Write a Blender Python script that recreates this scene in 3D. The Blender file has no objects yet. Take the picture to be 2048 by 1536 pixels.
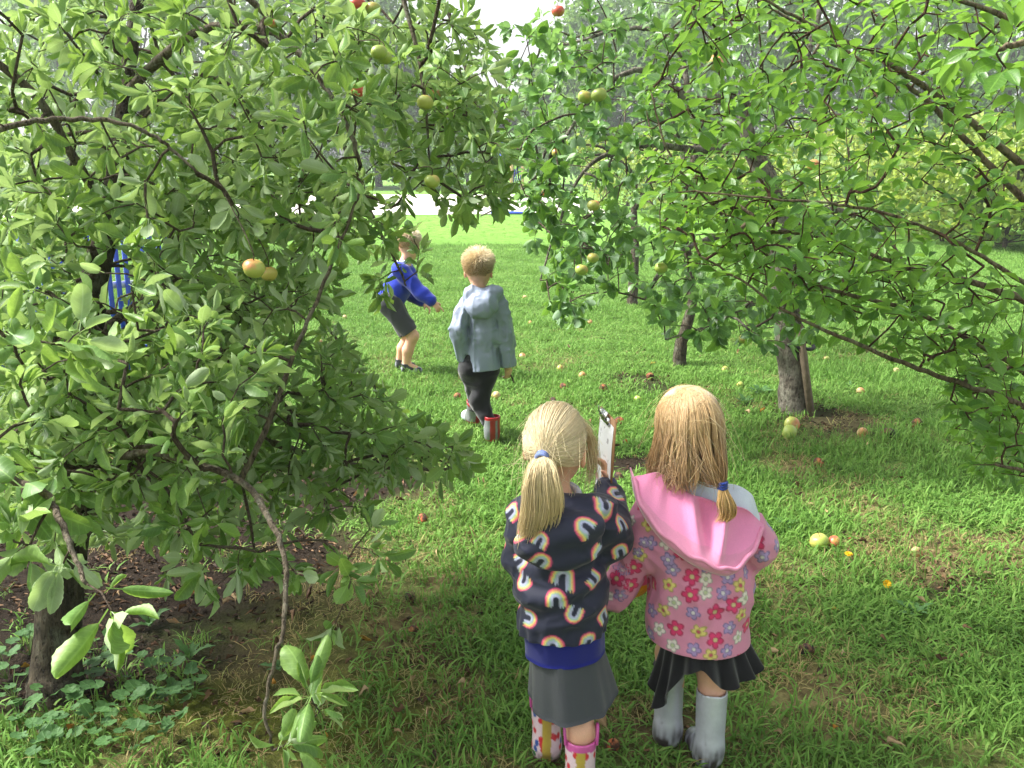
import bpy, math, random
import numpy as np
from mathutils import Vector, Matrix
from mathutils.bvhtree import BVHTree

# ------------------------------------------------------------------ camera, sky, sun, exposure
SC = bpy.context.scene
C = SC.collection
CAM_H = 1.61
PITCH = math.radians(14.0)
FPX = 1774.0                      # focal length in photo pixels (2048 wide)
cam = bpy.data.cameras.new('camera')
cam.sensor_fit = 'HORIZONTAL'
cam.angle = 2 * math.atan(1024 / FPX)
cam.clip_start = 0.05
cam.clip_end = 600
camo = bpy.data.objects.new('camera', cam)
camo.location = (0, 0, CAM_H)
camo.rotation_euler = (math.pi / 2 - PITCH, 0, 0)
C.objects.link(camo)
SC.camera = camo

SUN_DIR = Vector((-0.74, 0.14, 0.82)).normalized()      # towards the sun
elev = math.asin(SUN_DIR.z)
w = bpy.data.worlds.new('World')
SC.world = w
w.use_nodes = True
wn = w.node_tree
wn.nodes.clear()
sky = wn.nodes.new('ShaderNodeTexSky')
sky.sky_type = 'NISHITA'
sky.sun_disc = False
sky.sun_elevation = elev
sky.sun_rotation = math.atan2(SUN_DIR.x, SUN_DIR.y)
sky.air_density = 1.2
sky.dust_density = 4.0
sky.ozone_density = 1.0
hs = wn.nodes.new('ShaderNodeHueSaturation')             # high thin cloud: little blue left
hs.inputs['Saturation'].default_value = 0.22
bg = wn.nodes.new('ShaderNodeBackground')
bg.inputs['Strength'].default_value = 0.12
wo = wn.nodes.new('ShaderNodeOutputWorld')
wn.links.new(sky.outputs[0], hs.inputs['Color'])
wn.links.new(hs.outputs[0], bg.inputs['Color'])
wn.links.new(bg.outputs[0], wo.inputs['Surface'])
sl = bpy.data.lights.new('sun', 'SUN')
sl.energy = 3.7
sl.angle = math.radians(12)
sl.color = (1.0, 0.965, 0.90)
so = bpy.data.objects.new('sun', sl)
so.rotation_euler = (-SUN_DIR).to_track_quat('-Z', 'Y').to_euler()
so.location = (0, 0, 30)
C.objects.link(so)

SC.view_settings.view_transform = 'Standard'
SC.view_settings.look = 'None'
SC.view_settings.gamma = 1.0
SC.view_settings.use_curve_mapping = False
SC.view_settings.exposure = 1.62
SC.render.engine = 'CYCLES'
cy = SC.cycles
cy.max_bounces = 7
cy.diffuse_bounces = 4
cy.glossy_bounces = 2
cy.transmission_bounces = 4
cy.volume_bounces = 0
cy.transparent_max_bounces = 4
cy.caustics_reflective = False
cy.caustics_refractive = False
cy.use_denoising = True
cy.sample_clamp_indirect = 6.0

RNG = np.random.default_rng(7)
random.seed(7)

# ------------------------------------------------------------------ helpers
CAMP = np.array([0, 0, CAM_H])
FW = np.array([0, math.cos(PITCH), -math.sin(PITCH)])
UP = np.array([0, math.sin(PITCH), math.cos(PITCH)])
RT = np.array([1.0, 0, 0])

def raydir(px, py):
    return FW + RT * ((px - 1024) / FPX) - UP * ((py - 768) / FPX)

def at(px, py, d):                # point seen at a photo pixel, d metres along the view axis
    return CAMP + raydir(px, py) * d

def aty(px, py, Y):               # ... at world distance Y
    r = raydir(px, py)
    return CAMP + r * (Y / r[1])

def gnd(px, py):
    r = raydir(px, py)
    p = CAMP + r * (-CAM_H / r[2])
    return np.array([p[0], p[1], gz(p[0], p[1])])

def project(P):
    P = np.atleast_2d(P) - CAMP
    d = P @ FW
    dd = np.where(np.abs(d) < 1e-6, 1e-6, d)
    return 1024 + FPX * (P @ RT) / dd, 768 - FPX * (P @ UP) / dd, d

def gz(x, y):                     # gentle lumps in the orchard floor
    x = np.asarray(x, float); y = np.asarray(y, float)
    return 0.010 * np.sin(1.7 * x + 0.6 * y) * np.cos(1.3 * y - 0.4 * x) + 0.006 * np.sin(4.1 * x + 1.0) * np.sin(3.7 * y)

def rgb(h):                       # sRGB hex to linear
    h = h.lstrip('#')
    o = []
    for i in (0, 2, 4):
        c = int(h[i:i + 2], 16) / 255
        o.append(c / 12.92 if c <= 0.04045 else ((c + 0.055) / 1.055) ** 2.4)
    return tuple(o)

def unit(v):
    v = np.asarray(v, float)
    n = np.linalg.norm(v, axis=-1, keepdims=True)
    return v / np.maximum(n, 1e-9)

LAT = np.random.default_rng(99).random((64, 64, 64)).astype(np.float32).ravel()
def vnoise(P, freq=1.0, seed=0):  # value noise 0..1
    Q = (np.asarray(P, float) * freq + np.array([seed * 7.31, seed * 3.17, seed * 5.53])).astype(np.float32)
    I = np.floor(Q).astype(np.int32)
    F = Q - I
    F = F * F * (3 - 2 * F)
    fx, fy, fz = F[..., 0], F[..., 1], F[..., 2]
    x0 = (I[..., 0] & 63) * 4096; x1 = ((I[..., 0] + 1) & 63) * 4096
    y0 = (I[..., 1] & 63) * 64; y1 = ((I[..., 1] + 1) & 63) * 64
    z0 = I[..., 2] & 63; z1 = (I[..., 2] + 1) & 63
    def lz(b): q = LAT[b + z0]; return q + (LAT[b + z1] - q) * fz
    def ly(b): q = lz(b + y0); return q + (lz(b + y1) - q) * fy
    q = ly(x0)
    return (q + (ly(x1) - q) * fx).astype(float)

def link(o):
    C.objects.link(o)
    return o

def tag(o, label=None, cat=None, group=None, kind=None):
    if label: o['label'] = label
    if cat: o['category'] = cat
    if group: o['group'] = group
    if kind: o['kind'] = kind
    return o

def empty(name, loc, label=None, cat=None, group=None):
    o = bpy.data.objects.new(name, None)
    o.location = tuple(loc)
    o.empty_display_size = 0.1
    link(o)
    return tag(o, label, cat, group)

def fastmesh(name, V, F, mat=None, smooth=True, uv=None, attrs=None, cols=None, mats=None):
    """V (n,3); F list of arrays, each (m,k): faces of k corners"""
    me = bpy.data.meshes.new(name)
    if isinstance(F, np.ndarray): F = [F]
    F = [f for f in F if len(f)]
    V = np.ascontiguousarray(V, np.float32)
    me.vertices.add(len(V))
    me.vertices.foreach_set('co', V.ravel())
    nl = sum(f.size for f in F); nf = sum(len(f) for f in F)
    me.loops.add(nl); me.polygons.add(nf)
    idx = np.concatenate([f.ravel() for f in F]).astype(np.int32)
    st = []; s = 0
    for f in F:
        st.append(s + np.arange(len(f)) * f.shape[1]); s += f.size
    me.loops.foreach_set('vertex_index', idx)
    me.polygons.foreach_set('loop_start', np.concatenate(st).astype(np.int32))
    if mats is not None:
        for m in mats[0]: me.materials.append(m)
        me.polygons.foreach_set('material_index', np.asarray(mats[1], np.int32))
    me.update(calc_edges=True)
    me.validate()
    if smooth:
        me.polygons.foreach_set('use_smooth', np.ones(len(me.polygons), bool))
    if uv is not None:
        l = me.uv_layers.new(name='UVMap')
        l.data.foreach_set('uv', np.ascontiguousarray(np.asarray(uv, np.float32)[idx]).ravel())
    for k, v in (attrs or {}).items():
        a = me.attributes.new(k, 'FLOAT', 'POINT')
        a.data.foreach_set('value', np.asarray(v, np.float32))
    for k, v in (cols or {}).items():
        a = me.attributes.new(k, 'FLOAT_COLOR', 'POINT')
        v = np.asarray(v, np.float32)
        if v.shape[1] == 3: v = np.concatenate([v, np.ones((len(v), 1), np.float32)], 1)
        a.data.foreach_set('color', v.ravel())
    if mat is not None: me.materials.append(mat)
    return me

def child(name, me, parent, loc=None):
    o = bpy.data.objects.new(name, me)
    if loc is not None: o.location = tuple(loc)
    o.parent = parent
    return link(o)

def smooth_path(P, n):
    """Catmull-Rom through control points"""
    P = np.asarray(P, float)
    Q = np.vstack([2 * P[0] - P[1], P, 2 * P[-1] - P[-2]])
    out = []
    for i in range(len(P) - 1):
        p0, p1, p2, p3 = Q[i:i + 4]
        for t in np.linspace(0, 1, n, endpoint=False):
            out.append(0.5 * (2 * p1 + (p2 - p0) * t + (2 * p0 - 5 * p1 + 4 * p2 - p3) * t * t + (3 * p1 - p0 - 3 * p2 + p3) * t ** 3))
    out.append(P[-1])
    return np.array(out)

class Soup:
    """collects verts and quads/tris into one mesh"""
    def __init__(s): s.V = []; s.Q = []; s.T = []; s.n = 0; s.A = []
    def add(s, V, Q=None, T=None, a=0.0):
        if Q is not None and len(Q): s.Q.append(np.asarray(Q) + s.n)
        if T is not None and len(T): s.T.append(np.asarray(T) + s.n)
        s.V.append(np.asarray(V, float)); s.n += len(V)
        s.A.append(np.broadcast_to(np.asarray(a, float), (len(V),)))
    def tube(s, P, R, k=6, cap=True, a=0.0, bump=0.0, seed=0):
        P = np.asarray(P, float); n = len(P)
        R = np.broadcast_to(np.asarray(R, float), (n,))
        T = unit(np.gradient(P, axis=0))
        ref = np.array([0.0, 0, 1]) if abs(T[0][2]) < 0.9 else np.array([1.0, 0, 0])
        X = unit(np.cross(T[0], ref))
        V = np.zeros((n, k, 3))
        ang = np.arange(k) * 2 * math.pi / k
        for i in range(n):
            X = unit(X - T[i] * np.dot(X, T[i])); Y = np.cross(T[i], X)
            V[i] = P[i] + R[i] * (np.cos(ang)[:, None] * X + np.sin(ang)[:, None] * Y)
        if bump:
            off = (vnoise(V, 9 / max(R[0] * 8, 0.2), seed) - 0.5) * 2 * bump
            V = V + unit(V - P[:, None]) * (off * R[:, None])[..., None]
        V = V.reshape(-1, 3)
        i = np.arange(n - 1)[:, None] * k; j = np.arange(k)[None]
        Q = np.stack([i + j, i + (j + 1) % k, i + k + (j + 1) % k, i + k + j], -1).reshape(-1, 4)
        Tr = None
        if cap:
            V = np.vstack([V, P[0], P[-1]])
            jj = np.arange(k)
            Tr = np.vstack([np.stack([np.full(k, n * k), (jj + 1) % k, jj], 1),
                            np.stack([np.full(k, n * k + 1), (n - 1) * k + jj, (n - 1) * k + (jj + 1) % k], 1)])
        s.add(V, Q, Tr, a)
    def box(s, c, size, R=None, a=0.0):
        v = np.array([[x, y, z] for x in (-.5, .5) for y in (-.5, .5) for z in (-.5, .5)]) * np.asarray(size)
        if R is not None: v = v @ np.asarray(R).T
        q = [[0, 1, 3, 2], [4, 6, 7, 5], [0, 4, 5, 1], [2, 3, 7, 6], [0, 2, 6, 4], [1, 5, 7, 3]]
        s.add(v + np.asarray(c), q, a=a)
    def mesh(s, name, mat, origin=(0, 0, 0), smooth=True, attr=None):
        V = np.vstack(s.V) - np.asarray(origin)
        F = []
        if s.Q: F.append(np.vstack(s.Q))
        if s.T: F.append(np.vstack(s.T))
        return fastmesh(name, V, F, mat, smooth, attrs={attr: np.concatenate(s.A)} if attr else None)

# ------------------------------------------------------------------ materials
class NT:
    def __init__(s, name):
        s.m = bpy.data.materials.new(name); s.m.use_nodes = True
        s.t = s.m.node_tree; s.t.nodes.clear()
        s.out = s.n('ShaderNodeOutputMaterial')
    def n(s, ty, **kw):
        nd = s.t.nodes.new(ty)
        for k, v in kw.items(): setattr(nd, k, v)
        return nd
    def l(s, a, b): s.t.links.new(a, b)
    def val(s, sock, v):
        if hasattr(v, 'is_linked') or isinstance(v, bpy.types.NodeSocket): s.l(v, sock)
        elif isinstance(v, (tuple, list)) and len(v) == 3 and sock.type == 'RGBA': sock.default_value = (*v, 1)
        else: sock.default_value = v
    def math(s, op, a, b=0.0, c=None, clamp=False):
        nd = s.n('ShaderNodeMath', operation=op, use_clamp=clamp)
        s.val(nd.inputs[0], a); s.val(nd.inputs[1], b)
        if c is not None: s.val(nd.inputs[2], c)
        return nd.outputs[0]
    def mix(s, f, a, b, blend='MIX'):
        nd = s.n('ShaderNodeMix', data_type='RGBA', blend_type=blend)
        s.val(nd.inputs[0], f); s.val(nd.inputs[6], a); s.val(nd.inputs[7], b)
        return nd.outputs[2]
    def noise(s, scale, detail=3, rough=0.55, vec=None, dist=0.0):
        nd = s.n('ShaderNodeTexNoise')
        nd.inputs['Scale'].default_value = scale; nd.inputs['Detail'].default_value = detail
        nd.inputs['Roughness'].default_value = rough; nd.inputs['Distortion'].default_value = dist
        if vec is not None: s.l(vec, nd.inputs['Vector'])
        return nd.outputs[0]
    def ramp(s, f, stops, interp='LINEAR'):
        nd = s.n('ShaderNodeValToRGB'); cr = nd.color_ramp; cr.interpolation = interp
        while len(cr.elements) < len(stops): cr.elements.new(0.5)
        for e, (p, c) in zip(cr.elements, stops):
            e.position = p; e.color = (*c, 1) if len(c) == 3 else c
        s.val(nd.inputs[0], f)
        return nd.outputs[0]
    def mapr(s, v, a, b, c=0.0, d=1.0):
        nd = s.n('ShaderNodeMapRange'); nd.clamp = True
        s.val(nd.inputs[0], v)
        for i, q in enumerate((a, b, c, d)): nd.inputs[i + 1].default_value = q
        return nd.outputs[0]
    def pos(s): return s.n('ShaderNodeNewGeometry').outputs['Position']
    def obj(s): return s.n('ShaderNodeTexCoord').outputs['Object']
    def attr(s, name): return s.n('ShaderNodeAttribute', attribute_name=name)
    def bump(s, h, strength=0.3, dist=0.01):
        nd = s.n('ShaderNodeBump'); nd.inputs['Strength'].default_value = strength; nd.inputs['Distance'].default_value = dist
        s.val(nd.inputs['Height'], h)
        return nd.outputs[0]
    def bsdf(s, col, rough=0.6, spec=0.4, normal=None, **kw):
        nd = s.n('ShaderNodeBsdfPrincipled')
        s.val(nd.inputs['Base Color'], col); s.val(nd.inputs['Roughness'], rough); nd.inputs['Specular IOR Level'].default_value = spec
        for k, v in kw.items(): s.val(nd.inputs[k.replace('_', ' ')], v)
        if normal is not None: s.l(normal, nd.inputs['Normal'])
        return nd.outputs[0]
    def done(s, sh):
        s.l(sh, s.out.inputs['Surface']); return s.m

def m_plain(name, col, rough=0.6, spec=0.4, var=0.15, scale=30, bump=0.0, **kw):
    t = NT(name); f = t.noise(scale, 4, 0.6, t.obj())
    c = t.mix(t.mapr(f, 0.3, 0.7), tuple(x * (1 - var) for x in col), tuple(min(1, x * (1 + var)) for x in col))
    nrm = t.bump(f, bump, 0.004) if bump else None
    return t.done(t.bsdf(c, rough, spec, nrm, **kw))

def m_leaf(name, top, under, young, transl=0.35, rough=0.42, spec=0.45):
    t = NT(name)
    v = t.math('FRACT', t.math('ADD', t.attr('tint').outputs['Fac'], t.n('ShaderNodeObjectInfo').outputs['Random']))
    uv = t.n('ShaderNodeUVMap').outputs[0]
    sp = t.n('ShaderNodeSeparateXYZ'); t.l(uv, sp.inputs[0])
    s = t.math('ABSOLUTE', t.math('MULTIPLY_ADD', sp.outputs[0], 2.0, -1.0))
    mid = t.mapr(s, 0.03, 0.10, 1, 0)
    lat = t.math('SINE', t.math('MULTIPLY', t.math('SUBTRACT', sp.outputs[1], t.math('MULTIPLY', s, 0.13)), 48.0))
    lat = t.math('MULTIPLY', t.mapr(lat, 0.80, 1.0), 0.45)
    vein = t.math('MAXIMUM', mid, lat)
    top_c = t.mix(v, top, young)
    top_c = t.mix(t.mapr(t.noise(9, 2, 0.5, t.obj()), 0.35, 0.7, 0, 0.45), top_c, tuple(x * 0.6 for x in top))
    top_c = t.mix(t.mapr(t.noise(70, 2, .6, t.pos()), .70, .76, 0, .7), top_c, rgb('#6b5a34'))
    top_c = t.mix(t.math('MULTIPLY', vein, 0.4), top_c, tuple(min(1, x * 1.5 + 0.03) for x in young))
    und = t.mix(t.math('MULTIPLY', v, 0.6), under, young)
    und = t.mix(t.math('MULTIPLY', vein, 0.45), und, tuple(min(1, x * 1.35 + 0.02) for x in under))
    back = t.n('ShaderNodeNewGeometry').outputs['Backfacing']
    col = t.mix(back, top_c, und)
    r = t.math('ADD', rough, t.math('MULTIPLY', back, 0.25))
    nb = t.bump(vein, 0.25, 0.002)
    b = t.bsdf(col, r, spec, nb)
    tr = t.n('ShaderNodeBsdfTranslucent')
    t.l(t.mix(0.55, col, (young[0] * 1.5, young[1] * 1.35, young[2] * 0.7)), tr.inputs['Color'])
    mx = t.n('ShaderNodeMixShader'); mx.inputs[0].default_value = transl
    t.l(b, mx.inputs[1]); t.l(tr.outputs[0], mx.inputs[2])
    return t.done(mx.outputs[0])

def m_bark(name, a, b, lichen=(0.35, 0.36, 0.30), amount=0.35, scale=40):
    t = NT(name); o = t.pos()
    mp = t.n('ShaderNodeMapping'); mp.inputs['Scale'].default_value = (1, 1, .35); t.l(o, mp.inputs['Vector'])
    n1 = t.noise(scale, 6, 0.7, mp.outputs[0], .6); n2 = t.noise(scale * 0.35, 4, 0.65, o); n3 = t.noise(scale * 2.2, 3, .6, mp.outputs[0])
    c = t.mix(t.mapr(n1, 0.35, 0.65), tuple(x * .7 for x in a), b)
    c = t.mix(t.mapr(n3, .58, .68, 0, .7), c, tuple(x * .35 for x in a))
    c = t.mix(t.mapr(n2, 0.62 - amount * 0.3, 0.70, 0, 0.75), c, lichen)
    return t.done(t.bsdf(c, 0.9, 0.15, t.bump(t.math('SUBTRACT', n1, t.mapr(n3, .55, .68, 0, .5)), 1.0, 0.02)))

M = {}
M['leaf_apple'] = m_leaf('apple leaf', rgb('#587f42'), rgb('#a8b996'), rgb('#8aac58'), 0.38, .48, .45)
M['leaf_apple_b'] = m_leaf('round apple leaf', rgb('#3f6a34'), rgb('#7f9c78'), rgb('#6f9a40'), 0.38, 0.36, 0.5)
M['leaf_plum'] = m_leaf('plum leaf', rgb('#44702e'), rgb('#6f9458'), rgb('#74a034'), 0.45, 0.38, 0.5)
M['leaf_far'] = m_leaf('orchard leaf', rgb('#456f35'), rgb('#80a070'), rgb('#72993f'), 0.38)
M['leaf_wood'] = m_leaf('woodland leaf', rgb('#486c3a'), rgb('#74905f'), rgb('#75984c'), 0.35, 0.6, 0.2)
M['leaf_bush'] = m_leaf('bush leaf', rgb('#5e8238'), rgb('#8aa062'), rgb('#9db04e'), 0.42)
M['leaf_low'] = m_leaf('mallow leaf', rgb('#456a3c'), rgb('#6f8f60'), rgb('#557d44'), 0.25, 0.6, 0.25)
M['bark'] = m_bark('apple bark', rgb('#37322a'), rgb('#585042'), rgb('#6c6d5e'))
M['bark_limb'] = m_bark('limb bark', rgb('#584e42'), rgb('#857a69'), rgb('#8d8c7c'), .4, 70)
M['bark_grey'] = m_bark('pale lichened bark', rgb('#4a443c'), rgb('#7d766a'), rgb('#9b998a'), 0.55)
M['bark_plum'] = m_bark('plum bark', rgb('#5c4d42'), rgb('#8b7b66'), rgb('#86856a'), 0.45)
M['twig'] = m_bark('twig bark', rgb('#52453a'), rgb('#75675a'), rgb('#857e6d'), 0.3, 120)
M['twig_red'] = m_bark('plum twig bark', rgb('#47302a'), rgb('#69503f'), rgb('#736a55'), 0.2, 120)
# ------------------------------------------------------------------ ground, path, grass
PATCH = []   # (x, y, rx, ry, strength, kind)
def patch(px, py, rx, ry, s, kind):
    g = gnd(px, py); PATCH.append((g[0], g[1], rx, ry, s, kind))
for a in [(230, 1130, 1.0, 0.75, 1.15, 'soil'), (120, 1330, .75, .30, .9, 'soil'), (640, 985, .62, .42, 1.0, 'soil'), (330, 980, 1.0, .6, 1.0, 'soil'),
          (560, 1260, .42, .26, .55, 'moss'), (420, 1440, .7, .2, .85, 'moss'), (720, 1330, .35, .2, .6, 'moss'), (640, 1200, .4, .2, .6, 'dry'),
          (1790, 1110, .30, .24, 1.0, 'dry'), (2010, 1090, .30, .26, 1.0, 'dry'), (1830, 1165, .28, .07, .9, 'soil'), (910, 1165, .26, .16, .8, 'dry'),
          (1275, 925, .22, .28, .9, 'soil'), (1280, 765, .3, .5, .7, 'soil'), (1560, 1215, .2, .12, .5, 'dry'), (1270, 1440, .16, .08, .8, 'dry'), (840, 1290, .3, .08, .5, 'soil'),
          (1640, 838, .45, .4, .6, 'soil'), (1330, 1420, .16, .08, .5, 'soil'), (1900, 1330, .3, .12, .45, 'dry'), (1770, 1420, .3, .1, .4, 'dry'),
          (860, 1010, .22, .3, .5, 'dry'), (1700, 700, .8, .8, .45, 'dry')]:
    patch(*a)

def ground_masks(x, y):
    P = np.stack([x, y, np.zeros_like(x)], -1)
    wx = x + 0.25 * (vnoise(P, 2.3, 3) - 0.5); wy = y + 0.25 * (vnoise(P, 2.3, 4) - 0.5)
    out = {'soil': np.zeros_like(x), 'dry': np.zeros_like(x), 'moss': np.zeros_like(x)}
    n = vnoise(P, 6.0, 5) * 0.6 + vnoise(P, 15.0, 6) * 0.4
    for (cx, cy, rx, ry, s, k) in PATCH:
        d = ((wx - cx) / rx) ** 2 + ((wy - cy) / ry) ** 2
        out[k] = np.maximum(out[k], s * np.exp(-d * d * 0.8))
    for k in out: out[k] = np.clip((out[k] - 0.35 * n) * 1.5, 0, 1)
    n2 = vnoise(P, 1.6, 8) * .6 + vnoise(P, 4.5, 9) * .4
    near = np.clip((9 - y) / 4, 0, 1)
    out['dry'] = np.maximum(out['dry'], np.clip((n2 - 0.49) * 4, 0, 0.85) * near)
    return out

# ground sheet: fine near the camera, coarse to the horizon
xs = np.unique(np.concatenate([np.linspace(-300, -12, 24), np.linspace(-12, -4, 32), np.linspace(-4, 4, 101), np.linspace(4, 12, 32), np.linspace(12, 300, 24)]))
ys = np.unique(np.concatenate([np.linspace(-60, -2, 16), np.linspace(-2, 8, 121), np.linspace(8, 20, 40), np.linspace(20, 60, 40), np.linspace(60, 420, 24)]))
X, Y = np.meshgrid(xs, ys)
Z = gz(X, Y)
Z = Z + (vnoise(np.stack([X, Y, 0 * X], -1), 11, 2) - 0.5) * 0.014 * np.clip((10 - Y) / 4, 0, 1)
V = np.stack([X, Y, Z - 0.004], -1).reshape(-1, 3)
nx = len(xs); ny = len(ys)
i = np.arange(ny - 1)[:, None] * nx + np.arange(nx - 1)[None]
Q = np.stack([i, i + 1, i + nx + 1, i + nx], -1).reshape(-1, 4)
mk = ground_masks(V[:, 0], V[:, 1])
t = NT('orchard floor'); p = t.pos()
n1 = t.noise(18, 5, 0.65, p); n2 = t.noise(2.5, 3, 0.6, p); n3 = t.noise(90, 3, 0.7, p)
c = t.mix(t.mapr(n1, 0.3, 0.7), rgb('#3f5a26'), rgb('#5f7d38'))
c = t.mix(t.mapr(n3, 0.45, 0.75, 0, 0.35), c, rgb('#4a3b28'))
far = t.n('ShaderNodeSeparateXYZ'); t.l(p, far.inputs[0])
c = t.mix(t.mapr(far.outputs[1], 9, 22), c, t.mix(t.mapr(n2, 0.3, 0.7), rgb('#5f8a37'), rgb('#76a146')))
c = t.mix(t.attr('dry').outputs['Fac'], c, t.mix(t.mapr(n1, 0.35, 0.65), rgb('#5c4e38'), rgb('#8d7b5a')))
c = t.mix(t.attr('moss').outputs['Fac'], c, t.mix(t.mapr(n1, 0.35, 0.65), rgb('#4a4a22'), rgb('#6c7430')))
c = t.mix(t.attr('soil').outputs['Fac'], c, t.mix(t.mapr(n3, 0.35, 0.65), rgb('#1d1813'), rgb('#3a3027')))
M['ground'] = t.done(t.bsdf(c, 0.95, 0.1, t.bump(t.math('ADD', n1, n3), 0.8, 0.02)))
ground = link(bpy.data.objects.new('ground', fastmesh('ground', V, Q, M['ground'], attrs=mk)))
tag(ground, 'orchard floor of soil, moss and rough turf', 'ground', kind='structure')

# pale path beyond the orchard
px = np.linspace(-60, 3.2, 61); rows = []
for u in px:
    y0 = 29.2 + 0.5 * math.sin(u * 0.13) + 0.10 * u; y1 = 47 + 0.7 * math.sin(u * 0.1 + 1) + 0.02 * u
    rows.append([(u, y, 0.012) for y in np.linspace(y0, y1, 6)])
V = np.array(rows).reshape(-1, 3)
i = np.arange(60)[:, None] * 6 + np.arange(5)[None]
Q = np.stack([i, i + 6, i + 7, i + 1], -1).reshape(-1, 4)
t = NT('pale gravel'); p = t.pos(); f = t.noise(3, 6, 0.7, p)
M['path'] = t.done(t.bsdf(t.mix(t.mapr(f, 0.3, 0.7), rgb('#c9c2b6'), rgb('#e4dfd6')), 0.9, 0.2, t.bump(f, 0.3, 0.02)))
tag(link(bpy.data.objects.new('path', fastmesh('path', V, Q, M['path']))), 'wide pale gravel path beyond the orchard', 'path', kind='structure')

# grass blades
def m_grass(name, stops, transl=0.35, rough=0.65):
    t = NT(name)
    p = t.pos()
    n = t.noise(1.3, 3, 0.6, p)
    v = t.math('ADD', t.math('MULTIPLY', t.attr('tint').outputs['Fac'], 0.55), t.math('MULTIPLY', n, 0.55))
    c = t.ramp(v, stops)
    hgt = t.attr('h').outputs['Fac']
    c = t.mix(t.mapr(hgt, 0.0, 0.5, 0.5, 0.0), c, rgb('#7f8a4a'))
    b = t.bsdf(c, rough, 0.22)
    tr = t.n('ShaderNodeBsdfTranslucent'); t.l(c, tr.inputs['Color'])
    mx = t.n('ShaderNodeMixShader'); mx.inputs[0].default_value = transl
    t.l(b, mx.inputs[1]); t.l(tr.outputs[0], mx.inputs[2])
    return t.done(mx.outputs[0])
M['grass'] = m_grass('grass', [(0.15, rgb('#4a7030')), (0.45, rgb('#648f3c')), (0.68, rgb('#759e48')), (0.92, rgb('#8aa958'))])
M['straw'] = m_grass('dry grass', [(0.15, rgb('#86744f')), (0.55, rgb('#ab976a')), (0.9, rgb('#8d9a55'))], 0.2, 0.7)

def tuft(name, nb, rad, h0, h1, wid, mat, seed, flop=0.6):
    r = np.random.default_rng(seed)
    th = r.uniform(0, 2 * math.pi, nb); rr = rad * np.sqrt(r.uniform(0, 1, nb))
    base = np.stack([rr * np.cos(th), rr * np.sin(th), np.full(nb, -0.005)], 1)
    az = r.uniform(0, 2 * math.pi, nb); L = r.uniform(h0, h1, nb) * r.uniform(0.6, 1.0, nb)
    lean = r.uniform(0.1, 1.0, nb) * flop
    d = np.stack([np.cos(az), np.sin(az), 0 * az], 1); side = np.stack([-np.sin(az), np.cos(az), 0 * az], 1)
    wv = wid * r.uniform(0.6, 1.3, nb)
    rows = []; H = []
    for f, k in ((0, 1.0), (0.4, 0.95), (0.75, 0.65)):
        a = lean * (0.35 + 1.3 * f)
        c = base + d * (L * f * np.sin(a))[:, None] + np.array([0, 0, 1]) * (L * f * np.cos(a * 0.9))[:, None]
        rows += [c - side * (wv * k)[:, None], c + side * (wv * k)[:, None]]; H += [f, f]
    a = lean * 1.75
    rows.append(base + d * (L * np.sin(a))[:, None] + np.array([0, 0, 1]) * (L * np.cos(a * 0.9))[:, None]); H.append(1)
    V = np.stack(rows, 1).reshape(-1, 3)
    o = np.arange(nb)[:, None] * 7
    Qd = np.vstack([o + [0, 1, 3, 2], o + [2, 3, 5, 4]]); T = o + [4, 5, 6]
    tint = np.repeat(r.uniform(0, 1, nb), 7)
    me = fastmesh(name, V, [Qd, T], mat, attrs={'tint': tint, 'h': np.tile(H, nb)})
    return bpy.data.objects.new(name, me)

def scatter(name, pts, rot, scl, idx, tufts, label):
    me = bpy.data.meshes.new(name); me.vertices.add(len(pts)); me.vertices.foreach_set('co', np.asarray(pts, np.float32).ravel())
    for nm, dt, v, key in (('rot', 'FLOAT_VECTOR', rot, 'vector'), ('scl', 'FLOAT_VECTOR', scl, 'vector'), ('idx', 'INT', idx, 'value')):
        a = me.attributes.new(nm, dt, 'POINT'); a.data.foreach_set(key, np.ascontiguousarray(v, np.int32 if dt == 'INT' else np.float32).ravel())
    o = link(bpy.data.objects.new(name, me))
    ng = bpy.data.node_groups.new(name, 'GeometryNodeTree')
    ng.interface.new_socket('Geometry', in_out='INPUT', socket_type='NodeSocketGeometry')
    ng.interface.new_socket('Geometry', in_out='OUTPUT', socket_type='NodeSocketGeometry')
    N = ng.nodes; gi = N.new('NodeGroupInput'); go = N.new('NodeGroupOutput')
    g2i = N.new('GeometryNodeGeometryToInstance')
    for tf in tufts:
        oi = N.new('GeometryNodeObjectInfo'); oi.inputs['Object'].default_value = tf
        oi.inputs['As Instance'].default_value = False
        ng.links.new(oi.outputs['Geometry'], g2i.inputs[0])
    iop = N.new('GeometryNodeInstanceOnPoints'); iop.inputs['Pick Instance'].default_value = True
    ng.links.new(gi.outputs[0], iop.inputs['Points']); ng.links.new(g2i.outputs[0], iop.inputs['Instance'])
    for nm, dt, sk in (('idx', 'INT', 'Instance Index'), ('rot', 'FLOAT_VECTOR', 'Rotation'), ('scl', 'FLOAT_VECTOR', 'Scale')):
        na = N.new('GeometryNodeInputNamedAttribute'); na.data_type = dt; na.inputs['Name'].default_value = nm
        ng.links.new(na.outputs['Attribute'], iop.inputs[sk])
    ng.links.new(iop.outputs[0], go.inputs[0])
    md = o.modifiers.new('scatter', 'NODES'); md.node_group = ng
    return tag(o, label, 'grass', kind='stuff')

def band(y0, y1, dens, rng, margin=0.7):
    area = 0; half1 = y1 * 0.62 + margin
    n = int((y1 - y0) * 2 * half1 * dens)
    y = rng.uniform(y0, y1, n); x = rng.uniform(-half1, half1, n)
    k = np.abs(x) < y * 0.62 + margin
    return x[k], y[k]

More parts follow.
